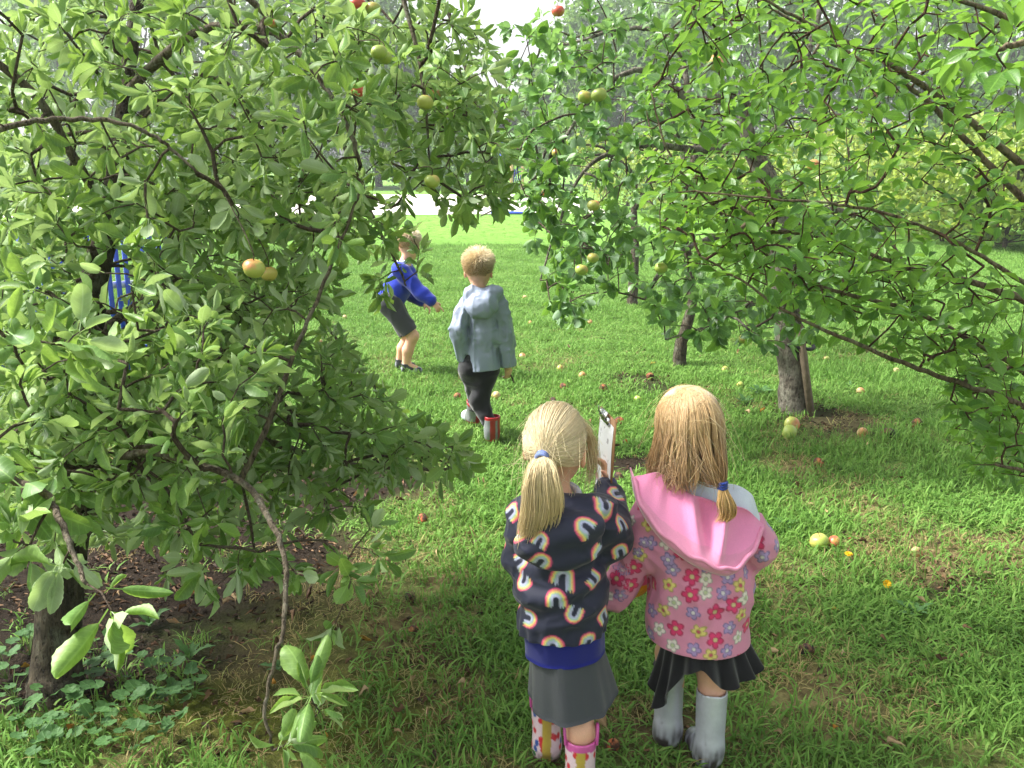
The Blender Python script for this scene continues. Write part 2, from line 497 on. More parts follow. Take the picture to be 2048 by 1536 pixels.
rg = np.random.default_rng(11)
tg = [tuft('tuft%d' % k, 34, 0.055, 0.025, 0.070, 0.0012, M['grass'], k, 1.0) for k in range(5)]
tg += [tuft('tuft%d' % k, 20, 0.05, 0.07, 0.15, 0.0014, M['grass'], k, 0.9) for k in range(5, 8)]
tgf = [tuft('tuftf%d' % k, 60, 0.16, 0.04, 0.10, 0.004, M['grass'], 20 + k, 0.9) for k in range(4)]
ts = [tuft('straw%d' % k, 24, 0.06, 0.03, 0.09, 0.0013, M['straw'], 40 + k, 1.5) for k in range(4)]
P_, R_, S_, I_ = [], [], [], []
for (y0, y1, dens, far_) in ((1.5, 4.5, 330, 0), (4.5, 8, 230, 0), (8, 12, 150, 0), (12, 18, 80, 0), (10.5, 30, 15, 1), (47, 62, 4, 1)):
    x, y = band(y0, y1, dens, rg)
    if far_ and y0 < 40: k = y < 29.0 + 0.10 * x + .5 * np.sin(x * .13); x = x[k]; y = y[k]
    mk = ground_masks(x, y)
    keep = 1 - np.clip(mk['soil'] * 1.05 + mk['moss'] * 0.6 + mk['dry'] * 0.75, 0, 0.985)
    nz = vnoise(np.stack([x, y, 0 * x], -1), 3.0, 12)
    keep *= 0.38 + 0.85 * nz
    k = rg.uniform(0, 1, len(x)) < keep
    x, y, nz = x[k], y[k], nz[k]
    z = gz(x, y)
    P_.append(np.stack([x, y, z], 1))
    R_.append(np.stack([rg.normal(0, .12, len(x)), rg.normal(0, .12, len(x)), rg.uniform(0, 6.28, len(x))], 1))
    lump = np.clip((vnoise(np.stack([x, y, 0 * x], -1), 1.7, 14) - 0.35) * 1.8, 0, 1)
    s = (0.50 + 0.65 * lump) * rg.uniform(0.75, 1.2, len(x))
    S_.append(np.stack([np.ones_like(s) * (0.9 if not far_ else 1.0), np.ones_like(s) * (0.9 if not far_ else 1.0), s], 1))
    if far_: I_.append(8 + rg.integers(0, 4, len(x)))
    else: I_.append(np.where(rg.uniform(0, 1, len(x)) < 0.12 + 0.35 * lump, 5 + rg.integers(0, 3, len(x)), rg.integers(0, 5, len(x))))
scatter('grass', np.vstack(P_), np.vstack(R_), np.vstack(S_), np.concatenate(I_), tg + tgf, 'rough green grass covering the orchard floor and lawn')
x, y = band(1.5, 9, 150, rg)
mk = ground_masks(x, y)
k = rg.uniform(0, 1, len(x)) < np.clip(0.05 + 1.1 * mk['dry'] + 0.10 * mk['moss'] - 0.8 * mk['soil'] + .12 * (mk['soil'] > 0.2), 0.0, 1)
x, y = x[k], y[k]
scatter('dry_grass', np.stack([x, y, gz(x, y)], 1), np.stack([rg.normal(0, .2, len(x)), rg.normal(0, .2, len(x)), rg.uniform(0, 6.28, len(x))], 1),
        np.stack([np.full(len(x), 1.0), np.full(len(x), 1.0), rg.uniform(.4, .9, len(x))], 1), rg.integers(0, 4, len(x)), ts, 'dry straw-coloured grass in worn patches of the turf')

# ------------------------------------------------------------------ leaves
def leaf_template(nl, nw, wr, fold, curl, wave, roll, seed, petiole=0.28, serr=0.0, tipk=0.9):
    """leaf along +Y, length 1, normal +Z; returns V, Q, uv"""
    r = np.random.default_rng(seed)
    t = np.linspace(0, 1, nl + 1); s = np.linspace(-1, 1, nw + 1)
    wd = (np.maximum(t, 0) ** 0.62) * (np.maximum(1 - t, 0) ** tipk); wd = wd / wd.max() * wr * 0.5
    wd[0] = 0.012; wd[-1] = 0.006
    ang = curl * (t - 0.15); dt = 1.0 / nl
    cy_ = np.concatenate([[0], np.cumsum(np.cos(ang[:-1]) * dt)]); cz = np.concatenate([[0], np.cumsum(np.sin(ang[:-1]) * dt)])
    ph = r.uniform(0, 6.28)
    V = []; UV = []
    for k in range(nl + 1):
        for q in s:
            ww = wd[k] * (1 + (serr * (1 if k % 2 else -1) if abs(q) > .9 and 0 < k < nl else 0))
            a = fold * abs(q) + roll * q * q
            z = cz[k] + ww * abs(q) * math.sin(a) + wave * wr * abs(q) * math.sin(6.28 * 1.6 * t[k] + ph + (1.3 if q > 0 else 0)) * (wd[k] / (wr * .5))
            V.append((ww * q * math.cos(min(a, 1.5)), cy_[k], z)); UV.append((q * .5 + .5, t[k]))
    i = np.arange(nl)[:, None] * (nw + 1) + np.arange(nw)[None]
    Q = np.stack([i, i + 1, i + nw + 2, i + nw + 1], -1).reshape(-1, 4)
    V = np.array(V); UV = np.array(UV)
    if petiole:
        n = len(V); pw = 0.012
        V = np.vstack([V + [0, petiole, 0], [[-pw, 0, -.03], [pw, 0, -.03], [pw, petiole + .02, 0.0], [-pw, petiole + .02, 0.0]]])
        UV = np.vstack([UV, [[.5, 0]] * 4])
        Q = np.vstack([Q, [[n, n + 1, n + 2, n + 3]]])
    return V, Q, UV

def orient(L, N):
    """rotation matrices with columns X, L(Y), N(Z)"""
    L = unit(L); N = unit(N - L * (N * L).sum(-1, keepdims=True)); X = np.cross(L, N)
    return np.stack([X, L, N], -1)

class LeafSet:
    def __init__(s): s.P = []; s.L = []; s.N = []; s.S = []
    def add(s, p, l, n, sc): s.P.append(p); s.L.append(l); s.N.append(n); s.S.append(sc)
    def arrays(s): return np.array(s.P), np.array(s.L), np.array(s.N), np.array(s.S)

def bulk_leaves(name, P, R, S, temps, which, mat, origin, rng):
    Vs, Qs, U, A = [], [], [], []; n = 0
    for k, (V, Qd, uv) in enumerate(temps):
        m = which == k
        if not m.any(): continue
        W = np.einsum('nij,vj->nvi', R[m], V) * S[m][:, None, None] + P[m][:, None]
        c = len(W)
        Qk = Qd[None] + (np.arange(c) * len(V))[:, None, None] + n
        Vs.append(W.reshape(-1, 3)); Qs.append(Qk.reshape(-1, Qd.shape[1])); U.append(np.tile(uv, (c, 1)))
        A.append(np.repeat(rng.uniform(0, 1, c), len(V))); n += c * len(V)
    return fastmesh(name, np.vstack(Vs) - np.asarray(origin), np.vstack(Qs), mat, uv=np.vstack(U), attrs={'tint': np.concatenate(A)})

def make_leaves(root, LS, temps, mat, n_single=300, seed=1, fol='foliage', lite=None):
    """the leaves that show largest become parts of their own, the rest one mass of leaves"""
    rng = np.random.default_rng(seed)
    P, L, N, S = LS.arrays()
    R = orient(L, N)
    which = rng.integers(0, len(temps), len(P))
    o = np.array(root.location)
    mid = P + unit(L) * S[:, None] * 0.7
    px, py, d = project(mid)
    view = unit(mid - CAMP)
    face = np.abs((R[:, :, 2] * view).sum(-1)) * 0.8 + 0.2
    size = np.where((d > 0.3) & (px > -10) & (px < 2058) & (py > -10) & (py < 1546), (S / np.maximum(d, .3)) ** 2 * face, 0)
    order = np.argsort(-size)
    top = order[:n_single]; top = top[size[top] > 0]
    rest = np.setdiff1d(np.arange(len(P)), top)
    mes = [fastmesh('leaf', V, Qd, mat, uv=uv, attrs={'tint': np.full(len(V), k * 0.17)}) for k, (V, Qd, uv) in enumerate(temps)]
    for k in top:
        ob = bpy.data.objects.new('leaf', mes[which[k]])
        mt = np.eye(4); mt[:3, :3] = R[k] * S[k]; mt[:3, 3] = P[k] - o
        ob.parent = root; ob.matrix_local = Matrix(mt.tolist())
        C.objects.link(ob)
    if len(rest):
        f = child(fol, bulk_leaves(fol, P[rest], R[rest], S[rest], lite or temps, which[rest], mat, o, rng), root)
        f['kind'] = 'stuff'

# ------------------------------------------------------------------ tree skeletons
class Tree:
    def __init__(s, rng): s.P = []; s.par = []; s.main = []; s.rng = rng; s.kid = {}
    def limb(s, pts, radii, start=None, n=6, jitter=0.0015):
        """a hand-laid limb: points become nodes"""
        path = smooth_path(pts, n)
        path[1:] += s.rng.normal(0, jitter, (len(path) - 1, 3))
        rr = np.interp(np.linspace(0, 1, len(path)), np.linspace(0, 1, len(radii)), radii)
        s.main.append((path, rr))
        for p in path: s.P.append(p); s.par.append(-2)
    def grow(s, A, step=0.05, sag=0.12, maxd=9.0):
        """link attractor points to the nearest node with curved twigs, nearest first"""
        A = np.asarray(A); nodes = np.array(s.P)
        d = np.linalg.norm(A[:, None] - nodes[None], axis=2).min(1)
        order = np.argsort(d)
        buf = np.zeros((len(nodes) + 40 * len(A), 3)); cnt = len(nodes); buf[:cnt] = nodes
        par = list(s.par); tips = []; segs = []
        for k in order:
            a = A[k]
            dd = ((buf[:cnt] - a) ** 2).sum(1)
            # prefer joining nodes lower/inner along the limb (twigs leave at an angle)
            j = int(np.argmin(dd)); p0 = buf[j]; L = math.sqrt(dd[j])
            if L > maxd: continue
            if L < 0.02: continue
            m = max(2, min(36, int(L / step)))
            t = np.linspace(0, 1, m + 1)[1:, None]
            mid = (p0 + a) / 2 + np.array([0, 0, sag * L]) + s.rng.normal(0, 0.06 * L, 3)
            q = (1 - t) ** 2 * p0 + 2 * t * (1 - t) * mid + t * t * a
            q = q + s.rng.normal(0, 0.003, q.shape)
            ids = []
            last = j
            for r in q:
                buf[cnt] = r; par.append(last); last = cnt; ids.append(cnt); cnt += 1
            segs.append((j, ids)); tips.append((ids, unit(q[-1] - q[-2])))
        s.nodes = buf[:cnt]; s.parn = np.array(par); s.segs = segs; s.tips = tips
        load = np.ones(cnt)
        for k in range(cnt - 1, -1, -1):
            if s.parn[k] >= 0: load[s.parn[k]] += load[k]
        s.load = load
    def wood(s, root, mtrunk, mlimb, mtwig, r0=0.0013, pw=0.40, rmax=0.02, ktr=14, kl=8, kt=4, trunk_name='trunk', bump=0.10, nbig=40):
        o = np.array(root.location)
        for k, (path, rr) in enumerate(s.main):
            sp = Soup(); sp.tube(path, rr, ktr if k == 0 else kl, bump=bump, seed=k)
            child(trunk_name if k == 0 else 'branch', sp.mesh('wood', mtrunk if k == 0 else mlimb, o), root)
        big = sorted(range(len(s.segs)), key=lambda k: -s.load[s.segs[k][1][0]])
        bigs = set(big[:nbig])
        sp = Soup()
        for k, (j, ids) in enumerate(s.segs):
            P = np.vstack([s.nodes[j], s.nodes[ids]])
            R = np.minimum(r0 * s.load[ids] ** pw, rmax); R = np.concatenate([[R[0] * 1.1], R])
            if k in bigs:
                b = Soup(); b.tube(P, R, 6); child('branch', b.mesh('branch', mlimb, o), root)
            else: sp.tube(P, R, kt, cap=False)
        if sp.n:
            tw = child('twigs', sp.mesh('twigs', mtwig, o), root); tw['kind'] = 'stuff'

def rosettes(T, LS, rng, size, per=7, along=0.07, droop=0.25, tilt=(45, 85), upn=0.5, every=2, skip_main=True, young=0):
    up = np.array([0, 0, 1.0])
    def put(p, a, n, sc):
        if young and np.linalg.norm(p - CAMP) < 1.8: sc = sc * young
        ph = rng.uniform(0, 6.28)
        ref = np.array([1.0, 0, 0]) if abs(a[0]) < .8 else np.array([0, 1.0, 0])
        X = unit(np.cross(a, ref)); Y_ = np.cross(a, X)
        for k in range(n):
            az = ph + k * 2.399 + rng.normal(0, .2); tl = math.radians(rng.uniform(*tilt)) * (0.55 + 0.45 * k / max(1, n - 1))
            rad = math.cos(az) * X + math.sin(az) * Y_
            L = unit(a * math.cos(tl) + rad * math.sin(tl) + up * rng.normal(-droop, .18))
            Nn = a * math.sin(tl) - rad * math.cos(tl) * .6 + up * upn + rng.normal(0, .22, 3)
            LS.add(p + rng.normal(0, .004, 3), L, Nn, sc * rng.uniform(.5, 1.2))
    for ids, tdir in T.tips:
        put(T.nodes[ids[-1]], tdir, per + rng.integers(-2, 3), size)
        for q in range(0, len(ids) - 1, every):
            if rng.uniform() < along:
                put(T.nodes[ids[q]], unit(tdir * 0.3 + up * 0.6 + rng.normal(0, .5, 3)), rng.integers(2, 5), size * .9)

def sprays(T, LS, rng, size, step=1, tilt=60, droop=0.1):
    """leaves set alternately along the twigs, flattish"""
    up = np.array([0, 0, 1.0])
    for ids, tdir in T.tips:
        sgn = 1
        for q in range(0, len(ids), step):
            p = T.nodes[ids[q]]
            d = unit(T.nodes[ids[q]] - T.nodes[ids[q - 1]]) if q else tdir
            side = unit(np.cross(d, up) + 1e-4)
            for _ in range(1 + (rng.uniform() < .45)):
                a = math.radians(rng.uniform(tilt - 25, tilt + 25)); sgn = -sgn
                L = d * math.cos(a) + sgn * side * math.sin(a) + up * rng.normal(-droop, .3)
                LS.add(p, L, up + rng.normal(0, .45, 3), size * rng.uniform(.6, 1.15))
        LS.add(T.nodes[ids[-1]], tdir + up * rng.normal(-droop, .2), up + rng.normal(0, .4, 3), size * rng.uniform(.7, 1.1))

def inpoly(px, py, poly):
    poly = np.asarray(poly, float); x0, y0 = poly[:, 0], poly[:, 1]; x1, y1 = np.roll(x0, -1), np.roll(y0, -1)
    c = np.zeros(len(px), bool)
    for a, b, e, f in zip(x0, y0, x1, y1):
        if b == f: continue
        k = ((b > py) != (f > py)) & (px < (e - a) * (py - b) / (f - b) + a)
        c ^= k
    return c

def region_points(rng, n, poly, d0, d1, zmin=0.05, power=1.0):
    """points of a crown volume whose extent is given by its outline and its depth range"""
    poly = np.asarray(poly, float); out = []
    while len(out) < n:
        m = 4 * n
        px = rng.uniform(poly[:, 0].min(), poly[:, 0].max(), m); py = rng.uniform(poly[:, 1].min(), poly[:, 1].max(), m)
        k = inpoly(px, py, poly); px, py = px[k], py[k]
        d = d0 + (d1 - d0) * rng.uniform(0, 1, len(px)) ** power
        for a, b, c_ in zip(px, py, d):
            p = at(a, b, c_)
            if p[2] > zmin: out.append(p)
            if len(out) >= n: break
    return np.array(out)

def crown_points(rng, n, c, r, zmin=0.3, avoid_view=True):
    out = []
    while len(out) < n:
        u = unit(rng.normal(size=3)) * rng.uniform(0.25, 1) ** (1 / 2.2)
        p = np.asarray(c) + u * np.asarray(r)
        if p[2] < zmin: continue
        if avoid_view:
            x, y, d = project(p)
            if d[0] > 0 and -60 < x[0] < 2108 and -60 < y[0] < 1596: continue
            if np.linalg.norm(p - CAMP) < 0.8: continue
        out.append(p)
    return np.array(out)
# ------------------------------------------------------------------ near apple tree on the left
def pl(*a): return [at(*q) for q in a]

LSH = [(.52, .5, -.5, .3), (.46, -.6, -.9, -.3), (.60, .25, .5, .4), (.46, .9, -.2, .3), (.62, -.3, -1.1, -.3), (.46, -.8, .6, -.2), (.56, -.5, -.5, -.4)]
LONG = [leaf_template(16, 4, w_, f_, c_, .10, r_, k, .30, .03, .60) for k, (w_, f_, c_, r_) in enumerate(LSH)]
LITE = [leaf_template(4, 2, w_, f_, c_, .10, r_, k, .30, 0, .60) for k, (w_, f_, c_, r_) in enumerate(LSH)]
OVAL = [leaf_template(4, 2, w_, f_, c_, .06, 0.1, 20 + k, .22, 0, .7) for k, (w_, f_, c_) in enumerate([(.62, .25, -.35), (.58, .35, -.5), (.66, .2, .3), (.6, .45, -.2), (.7, .2, -.6)])]
PLUM = [leaf_template(4, 2, w_, f_, c_, .06, 0.1, 30 + k, .15, 0, .75) for k, (w_, f_, c_) in enumerate([(.56, .25, -.4), (.50, .45, -.6), (.60, .15, .3), (.52, .5, -.2), (.62, .25, -.8)])]

def tree_left():
    rng = np.random.default_rng(21)
    base = gnd(110, 1392)
    root = empty('apple_tree', base, 'large leafy apple tree filling the left side, arching branches and pale curled leaves', 'tree', 'orchard trees')
    T = Tree(rng)
    tr = [base + [0, 0, -.05]] + pl((112, 1330, 2.77), (122, 1180, 2.75), (148, 960, 2.74), (160, 760, 2.72), (190, 560, 2.74), (236, 330, 2.80), (252, 180, 2.84), (278, -40, 2.9), (300, -330, 3.0), (330, -620, 3.05))
    T.limb(tr, [.105, .074, .066, .060, .052, .042, .032, .025, .019, .013, .007], n=8)
    T.limb(pl((215, 420, 2.77), (150, 320, 2.6), (60, 180, 2.45), (-120, 60, 2.3), (-400, -20, 2.2)), [.015, .008])
    T.limb(pl((235, 300, 2.8), (300, 215, 2.85), (380, 155, 2.9), (460, 175, 2.95), (530, 275, 3.0), (570, 370, 3.05)), [.015, .006])
    T.limb(pl((250, 190, 2.84), (330, 110, 2.7), (400, 62, 2.62), (480, 50, 2.58), (560, 72, 2.55), (625, 140, 2.52), (690, 240, 2.5), (720, 330, 2.5)), [.017, .006])
    T.limb(pl((-60, 275, 2.0), (0, 258, 2.0), (90, 240, 2.02), (200, 240, 2.05), (290, 262, 2.06), (350, 305, 2.08), (395, 345, 2.08)), [.008, .003])
    T.limb(pl((140, 1040, 2.72), (190, 965, 2.45), (245, 918, 2.3), (300, 905, 2.2), (400, 930, 2.05), (490, 970, 1.92), (545, 1050, 1.82), (570, 1130, 1.76), (566, 1250, 1.7), (545, 1340, 1.67), (530, 1420, 1.65), (546, 1500, 1.64)), [.015, .010, .007, .0045, .003])
    T.limb(pl((160, 900, 2.72), (190, 790, 2.6), (215, 720, 2.55), (265, 680, 2.5), (335, 648, 2.5), (420, 690, 2.55), (500, 740, 2.6), (560, 800, 2.65)), [.018, .005])
    T.limb(pl((130, 1130, 2.74), (240, 960, 2.75), (370, 840, 2.8), (450, 850, 2.85), (560, 890, 2.95), (680, 925, 3.05), (800, 938, 3.15), (940, 938, 3.2)), [.020, .014, .004])
    T.limb(pl((480, 965, 2.3), (540, 840, 2.3), (590, 700, 2.3), (640, 585, 2.3), (690, 460, 2.28), (725, 370, 2.26)), [.009, .003])
    T.limb(pl((300, -330, 3.0), (450, -420, 2.95), (620, -330, 2.9), (760, -120, 2.86), (825, 60, 2.84), (850, 200, 2.84), (862, 350, 2.85)), [.018, .010, .003])
    T.limb(pl((290, -250, 2.98), (520, -380, 3.1), (780, -240, 3.15), (880, -20, 3.1), (935, 150, 3.08), (985, 290, 3.05)), [.016, .010, .003])
    T.limb(pl((265, 60, 2.88), (400, -60, 3.1), (560, 60, 3.3), (660, 230, 3.4), (740, 420, 3.45), (800, 540, 3.4), (812, 572, 3.4)), [.016, .010, .003])
    T.limb(pl((170, 700, 2.72), (260, 620, 2.95), (380, 560, 3.2), (520, 560, 3.4), (640, 640, 3.5), (720, 750, 3.5)), [.018, .010, .004])
    T.limb(pl((-60, 940, 1.5), (20, 960, 1.45), (90, 990, 1.38), (125, 1050, 1.33), (150, 1120, 1.30), (172, 1165, 1.28)), [.008, .003])
    A = [region_points(rng, 760, [(0, 20), (250, 0), (700, 0), (740, 120), (770, 330), (700, 440), (650, 560), (560, 640), (520, 780), (380, 900), (0, 960)], 2.2, 3.4),
         region_points(rng, 130, [(640, 0), (860, -10), (960, 60), (1000, 250), (1010, 400), (920, 420), (850, 370), (780, 420), (740, 250)], 2.6, 3.3),
         region_points(rng, 13, [(640, 400), (740, 420), (800, 430), (790, 470), (770, 560), (740, 520)], 3.0, 3.6), np.array(pl((800, 565, 3.4), (820, 575, 3.4), (770, 555, 3.42), (780, 520, 3.4), (835, 545, 3.38), (765, 585, 3.4), (800, 530, 3.36), (825, 470, 3.4), (790, 485, 3.38), (838, 500, 3.42), (758, 560, 3.4))),
         region_points(rng, 250, [(420, 560), (660, 560), (690, 690), (720, 740), (800, 820), (960, 925), (900, 945), (700, 960), (560, 950), (430, 940)], 2.5, 3.5),
         region_points(rng, 190, [(0, 500), (350, 560), (520, 700), (500, 900), (350, 960), (0, 1000)], 1.9, 2.6),
         region_points(rng, 9, [(0, 650), (180, 660), (160, 880), (100, 960), (0, 940)], 1.45, 2.0),
         region_points(rng, 34, [(180, 960), (720, 960), (760, 1010), (640, 1060), (380, 1070), (200, 1060)], 2.3, 3.3),
         region_points(rng, 16, [(280, 1060), (660, 1060), (640, 1200), (420, 1200), (300, 1150)], 2.2, 2.7),
         np.array(pl((760, 1115, 2.2), (740, 1060, 2.25), (700, 1160, 2.2), (690, 1130, 2.25), (640, 1080, 2.3), (670, 1250, 2.2))),
         np.array(pl((545, 1330, 1.66), (620, 1390, 1.62), (570, 1490, 1.63), (640, 1430, 1.68))),
         np.array(pl((188, 1180, 1.27), (60, 1085, 1.36), (120, 1130, 1.32), (225, 1215, 1.24))),
         np.array(pl((20, 1060, 1.35), (40, 1000, 1.4))),
         region_points(rng, 130, [(0, 350), (760, 350), (700, 450), (0, 470)], 2.3, 3.4),
         region_points(rng, 120, [(0, 880), (520, 880), (620, 980), (440, 1050), (160, 1090), (0, 1090)], 2.1, 3.3),
         region_points(rng, 26, [(860, 180), (1000, 200), (1010, 400), (900, 430)], 2.5, 3.2),
         crown_points(rng, 150, base + [0.1, 0.35, 1.55], (1.7, 1.7, 1.25), 0.5), crown_points(rng, 170, base + [0.7, .75, 2.35], (1.4, 1.3, .75), 1.6), crown_points(rng, 300, base + [-1.4, -.2, 1.75], (1.2, 2.1, 1.0), .5)]  # last two sets: out-of-view crown added to shade the near ground
    T.grow(np.vstack(A))
    T.wood(root, M['bark'], M['bark_limb'], M['twig'])
    LS = LeafSet()
    rosettes(T, LS, rng, .064, per=8, along=.42, droop=.12, upn=.55, young=1.25)
    # a thin place in the crown, where what stands behind shows through
    q = np.array(LS.P) + unit(np.array(LS.L)) * np.array(LS.S)[:, None] * .7
    gx, gy, _ = project(q)
    kp = ~((((gx - 226) / 48) ** 2 + ((gy - 575) / 88) ** 2 < 1) & (rng.uniform(0, 1, len(gx)) < .85))
    for nm in 'PLNS': setattr(LS, nm, [v for v, k in zip(getattr(LS, nm), kp) if k])
    make_leaves(root, LS, LONG, M['leaf_apple'], 300, 5, lite=LITE)
    return T, root
TA, RA = tree_left()

# ------------------------------------------------------------------ plum tree reaching in from the right
def tree_plum():
    rng = np.random.default_rng(33)
    base = np.array([2.75, 3.35, 0.0]); base[2] = gz(base[0], base[1])
    root = empty('plum_tree', base, 'plum tree with small oval leaves reaching in from the right edge', 'tree', 'orchard trees')
    T = Tree(rng)
    T.limb([base + [0, 0, -.05], base + [.02, -.02, .25], base + [-.02, 0, .6], base + [-.08, .02, 1.0], base + [-.14, .03, 1.35], base + [-.1, 0, 1.9], base + [-.15, .1, 2.5], base + [-.1, .1, 3.1]], [.12, .10, .085, .075, .06, .045, .03, .01], n=7)
    b1 = base + [-.10, .02, 1.15]; b2 = base + [-.04, .01, .75]; b3 = base + [0, 0, .5]
    T.limb([b1] + pl((2140, 430, 3.1), (2048, 335, 3.0), (1900, 212, 2.9), (1775, 125, 2.82), (1640, 60, 2.75), (1540, 5, 2.7), (1420, -60, 2.65)), [.028, .015, .010, .006, .003])
    T.limb([b1 + [0, 0, .06]] + pl((2150, 500, 3.35), (2048, 400, 3.3), (1930, 280, 3.25), (1840, 190, 3.2), (1720, 120, 3.15), (1600, 50, 3.1), (1480, -20, 3.1)), [.026, .013, .008, .004])
    T.limb([b2] + pl((2160, 830, 3.1), (2048, 745, 2.95), (1940, 680, 2.85), (1820, 620, 2.75), (1700, 590, 2.68), (1590, 550, 2.62), (1500, 480, 2.58), (1410, 395, 2.55), (1340, 310, 2.52), (1300, 180, 2.5)), [.016, .009, .006, .004, .0025])
    T.limb([b2] + pl((2170, 880, 3.0), (2048, 812, 2.8), (1930, 770, 2.7), (1820, 730, 2.62), (1720, 690, 2.56), (1640, 655, 2.52), (1560, 615, 2.5), (1480, 560, 2.48), (1400, 510, 2.46)), [.014, .008, .005, .0025])
    T.limb([b1] + pl((2170, 640, 2.9), (2048, 565, 2.7), (1950, 505, 2.6), (1850, 455, 2.5), (1740, 420, 2.45), (1640, 405, 2.4), (1520, 395, 2.36), (1390, 383, 2.34)), [.012, .0065, .004, .0025])
    T.limb([b1] + pl((2180, 660, 3.2), (2048, 600, 3.1), (1930, 560, 3.05), (1830, 540, 3.0), (1720, 500, 2.95), (1620, 470, 2.9)), [.02, .01, .004])
    T.limb([b1 + [0, 0, .4]] + pl((2160, 120, 2.6), (2040, 50, 2.5), (1950, 10, 2.45), (1800, -30, 2.4)), [.015, .004])
    T.limb([b3] + pl((2170, 980, 2.95), (2080, 900, 2.9), (1990, 830, 2.9), (1930, 780, 2.95)), [.014, .004])
    T.limb([b3] + pl((2200, 1010, 2.6), (2080, 950, 2.55), (1990, 930, 2.5)), [.012, .004])
    A = [region_points(rng, 520, [(1320, -20), (2048, -20), (2048, 330), (1960, 560), (1700, 600), (1480, 560), (1330, 430), (1290, 200)], 2.35, 3.3),
         region_points(rng, 230, [(1290, 300), (1560, 400), (1750, 520), (2048, 560), (2048, 720), (1800, 660), (1560, 600), (1330, 520)], 2.35, 3.1),
         region_points(rng, 110, [(1880, 700), (2048, 700), (2048, 960), (1960, 960), (1900, 840)], 2.4, 3.2),
         region_points(rng, 28, [(1560, 600), (2048, 690), (2048, 800), (1800, 720), (1600, 660)], 2.5, 3.0),
         np.array(pl((1960, 90, 1.5), (2010, 140, 1.45), (1920, 110, 1.55), (2030, 60, 1.5), (2035, 190, 1.5))),
         crown_points(rng, 210, base + [-.4, -.3, 2.0], (1.8, 1.9, 1.25), 0.55)]
    T.limb([base + [-.1, 0, 1.9]] + pl((2300, 20, 2.0), (2150, 60, 1.7), (2060, 80, 1.55), (1990, 100, 1.5)), [.014, .004])
    T.grow(np.vstack(A), sag=.06)
    T.wood(root, M['bark_plum'], M['bark_plum'], M['twig_red'], bump=.05, r0=.0011)
    LS = LeafSet()
    sprays(T, LS, rng, .056, 1)
    make_leaves(root, LS, PLUM, M['leaf_plum'], 300, 6)
    return T, root
TP, RP = tree_plum()

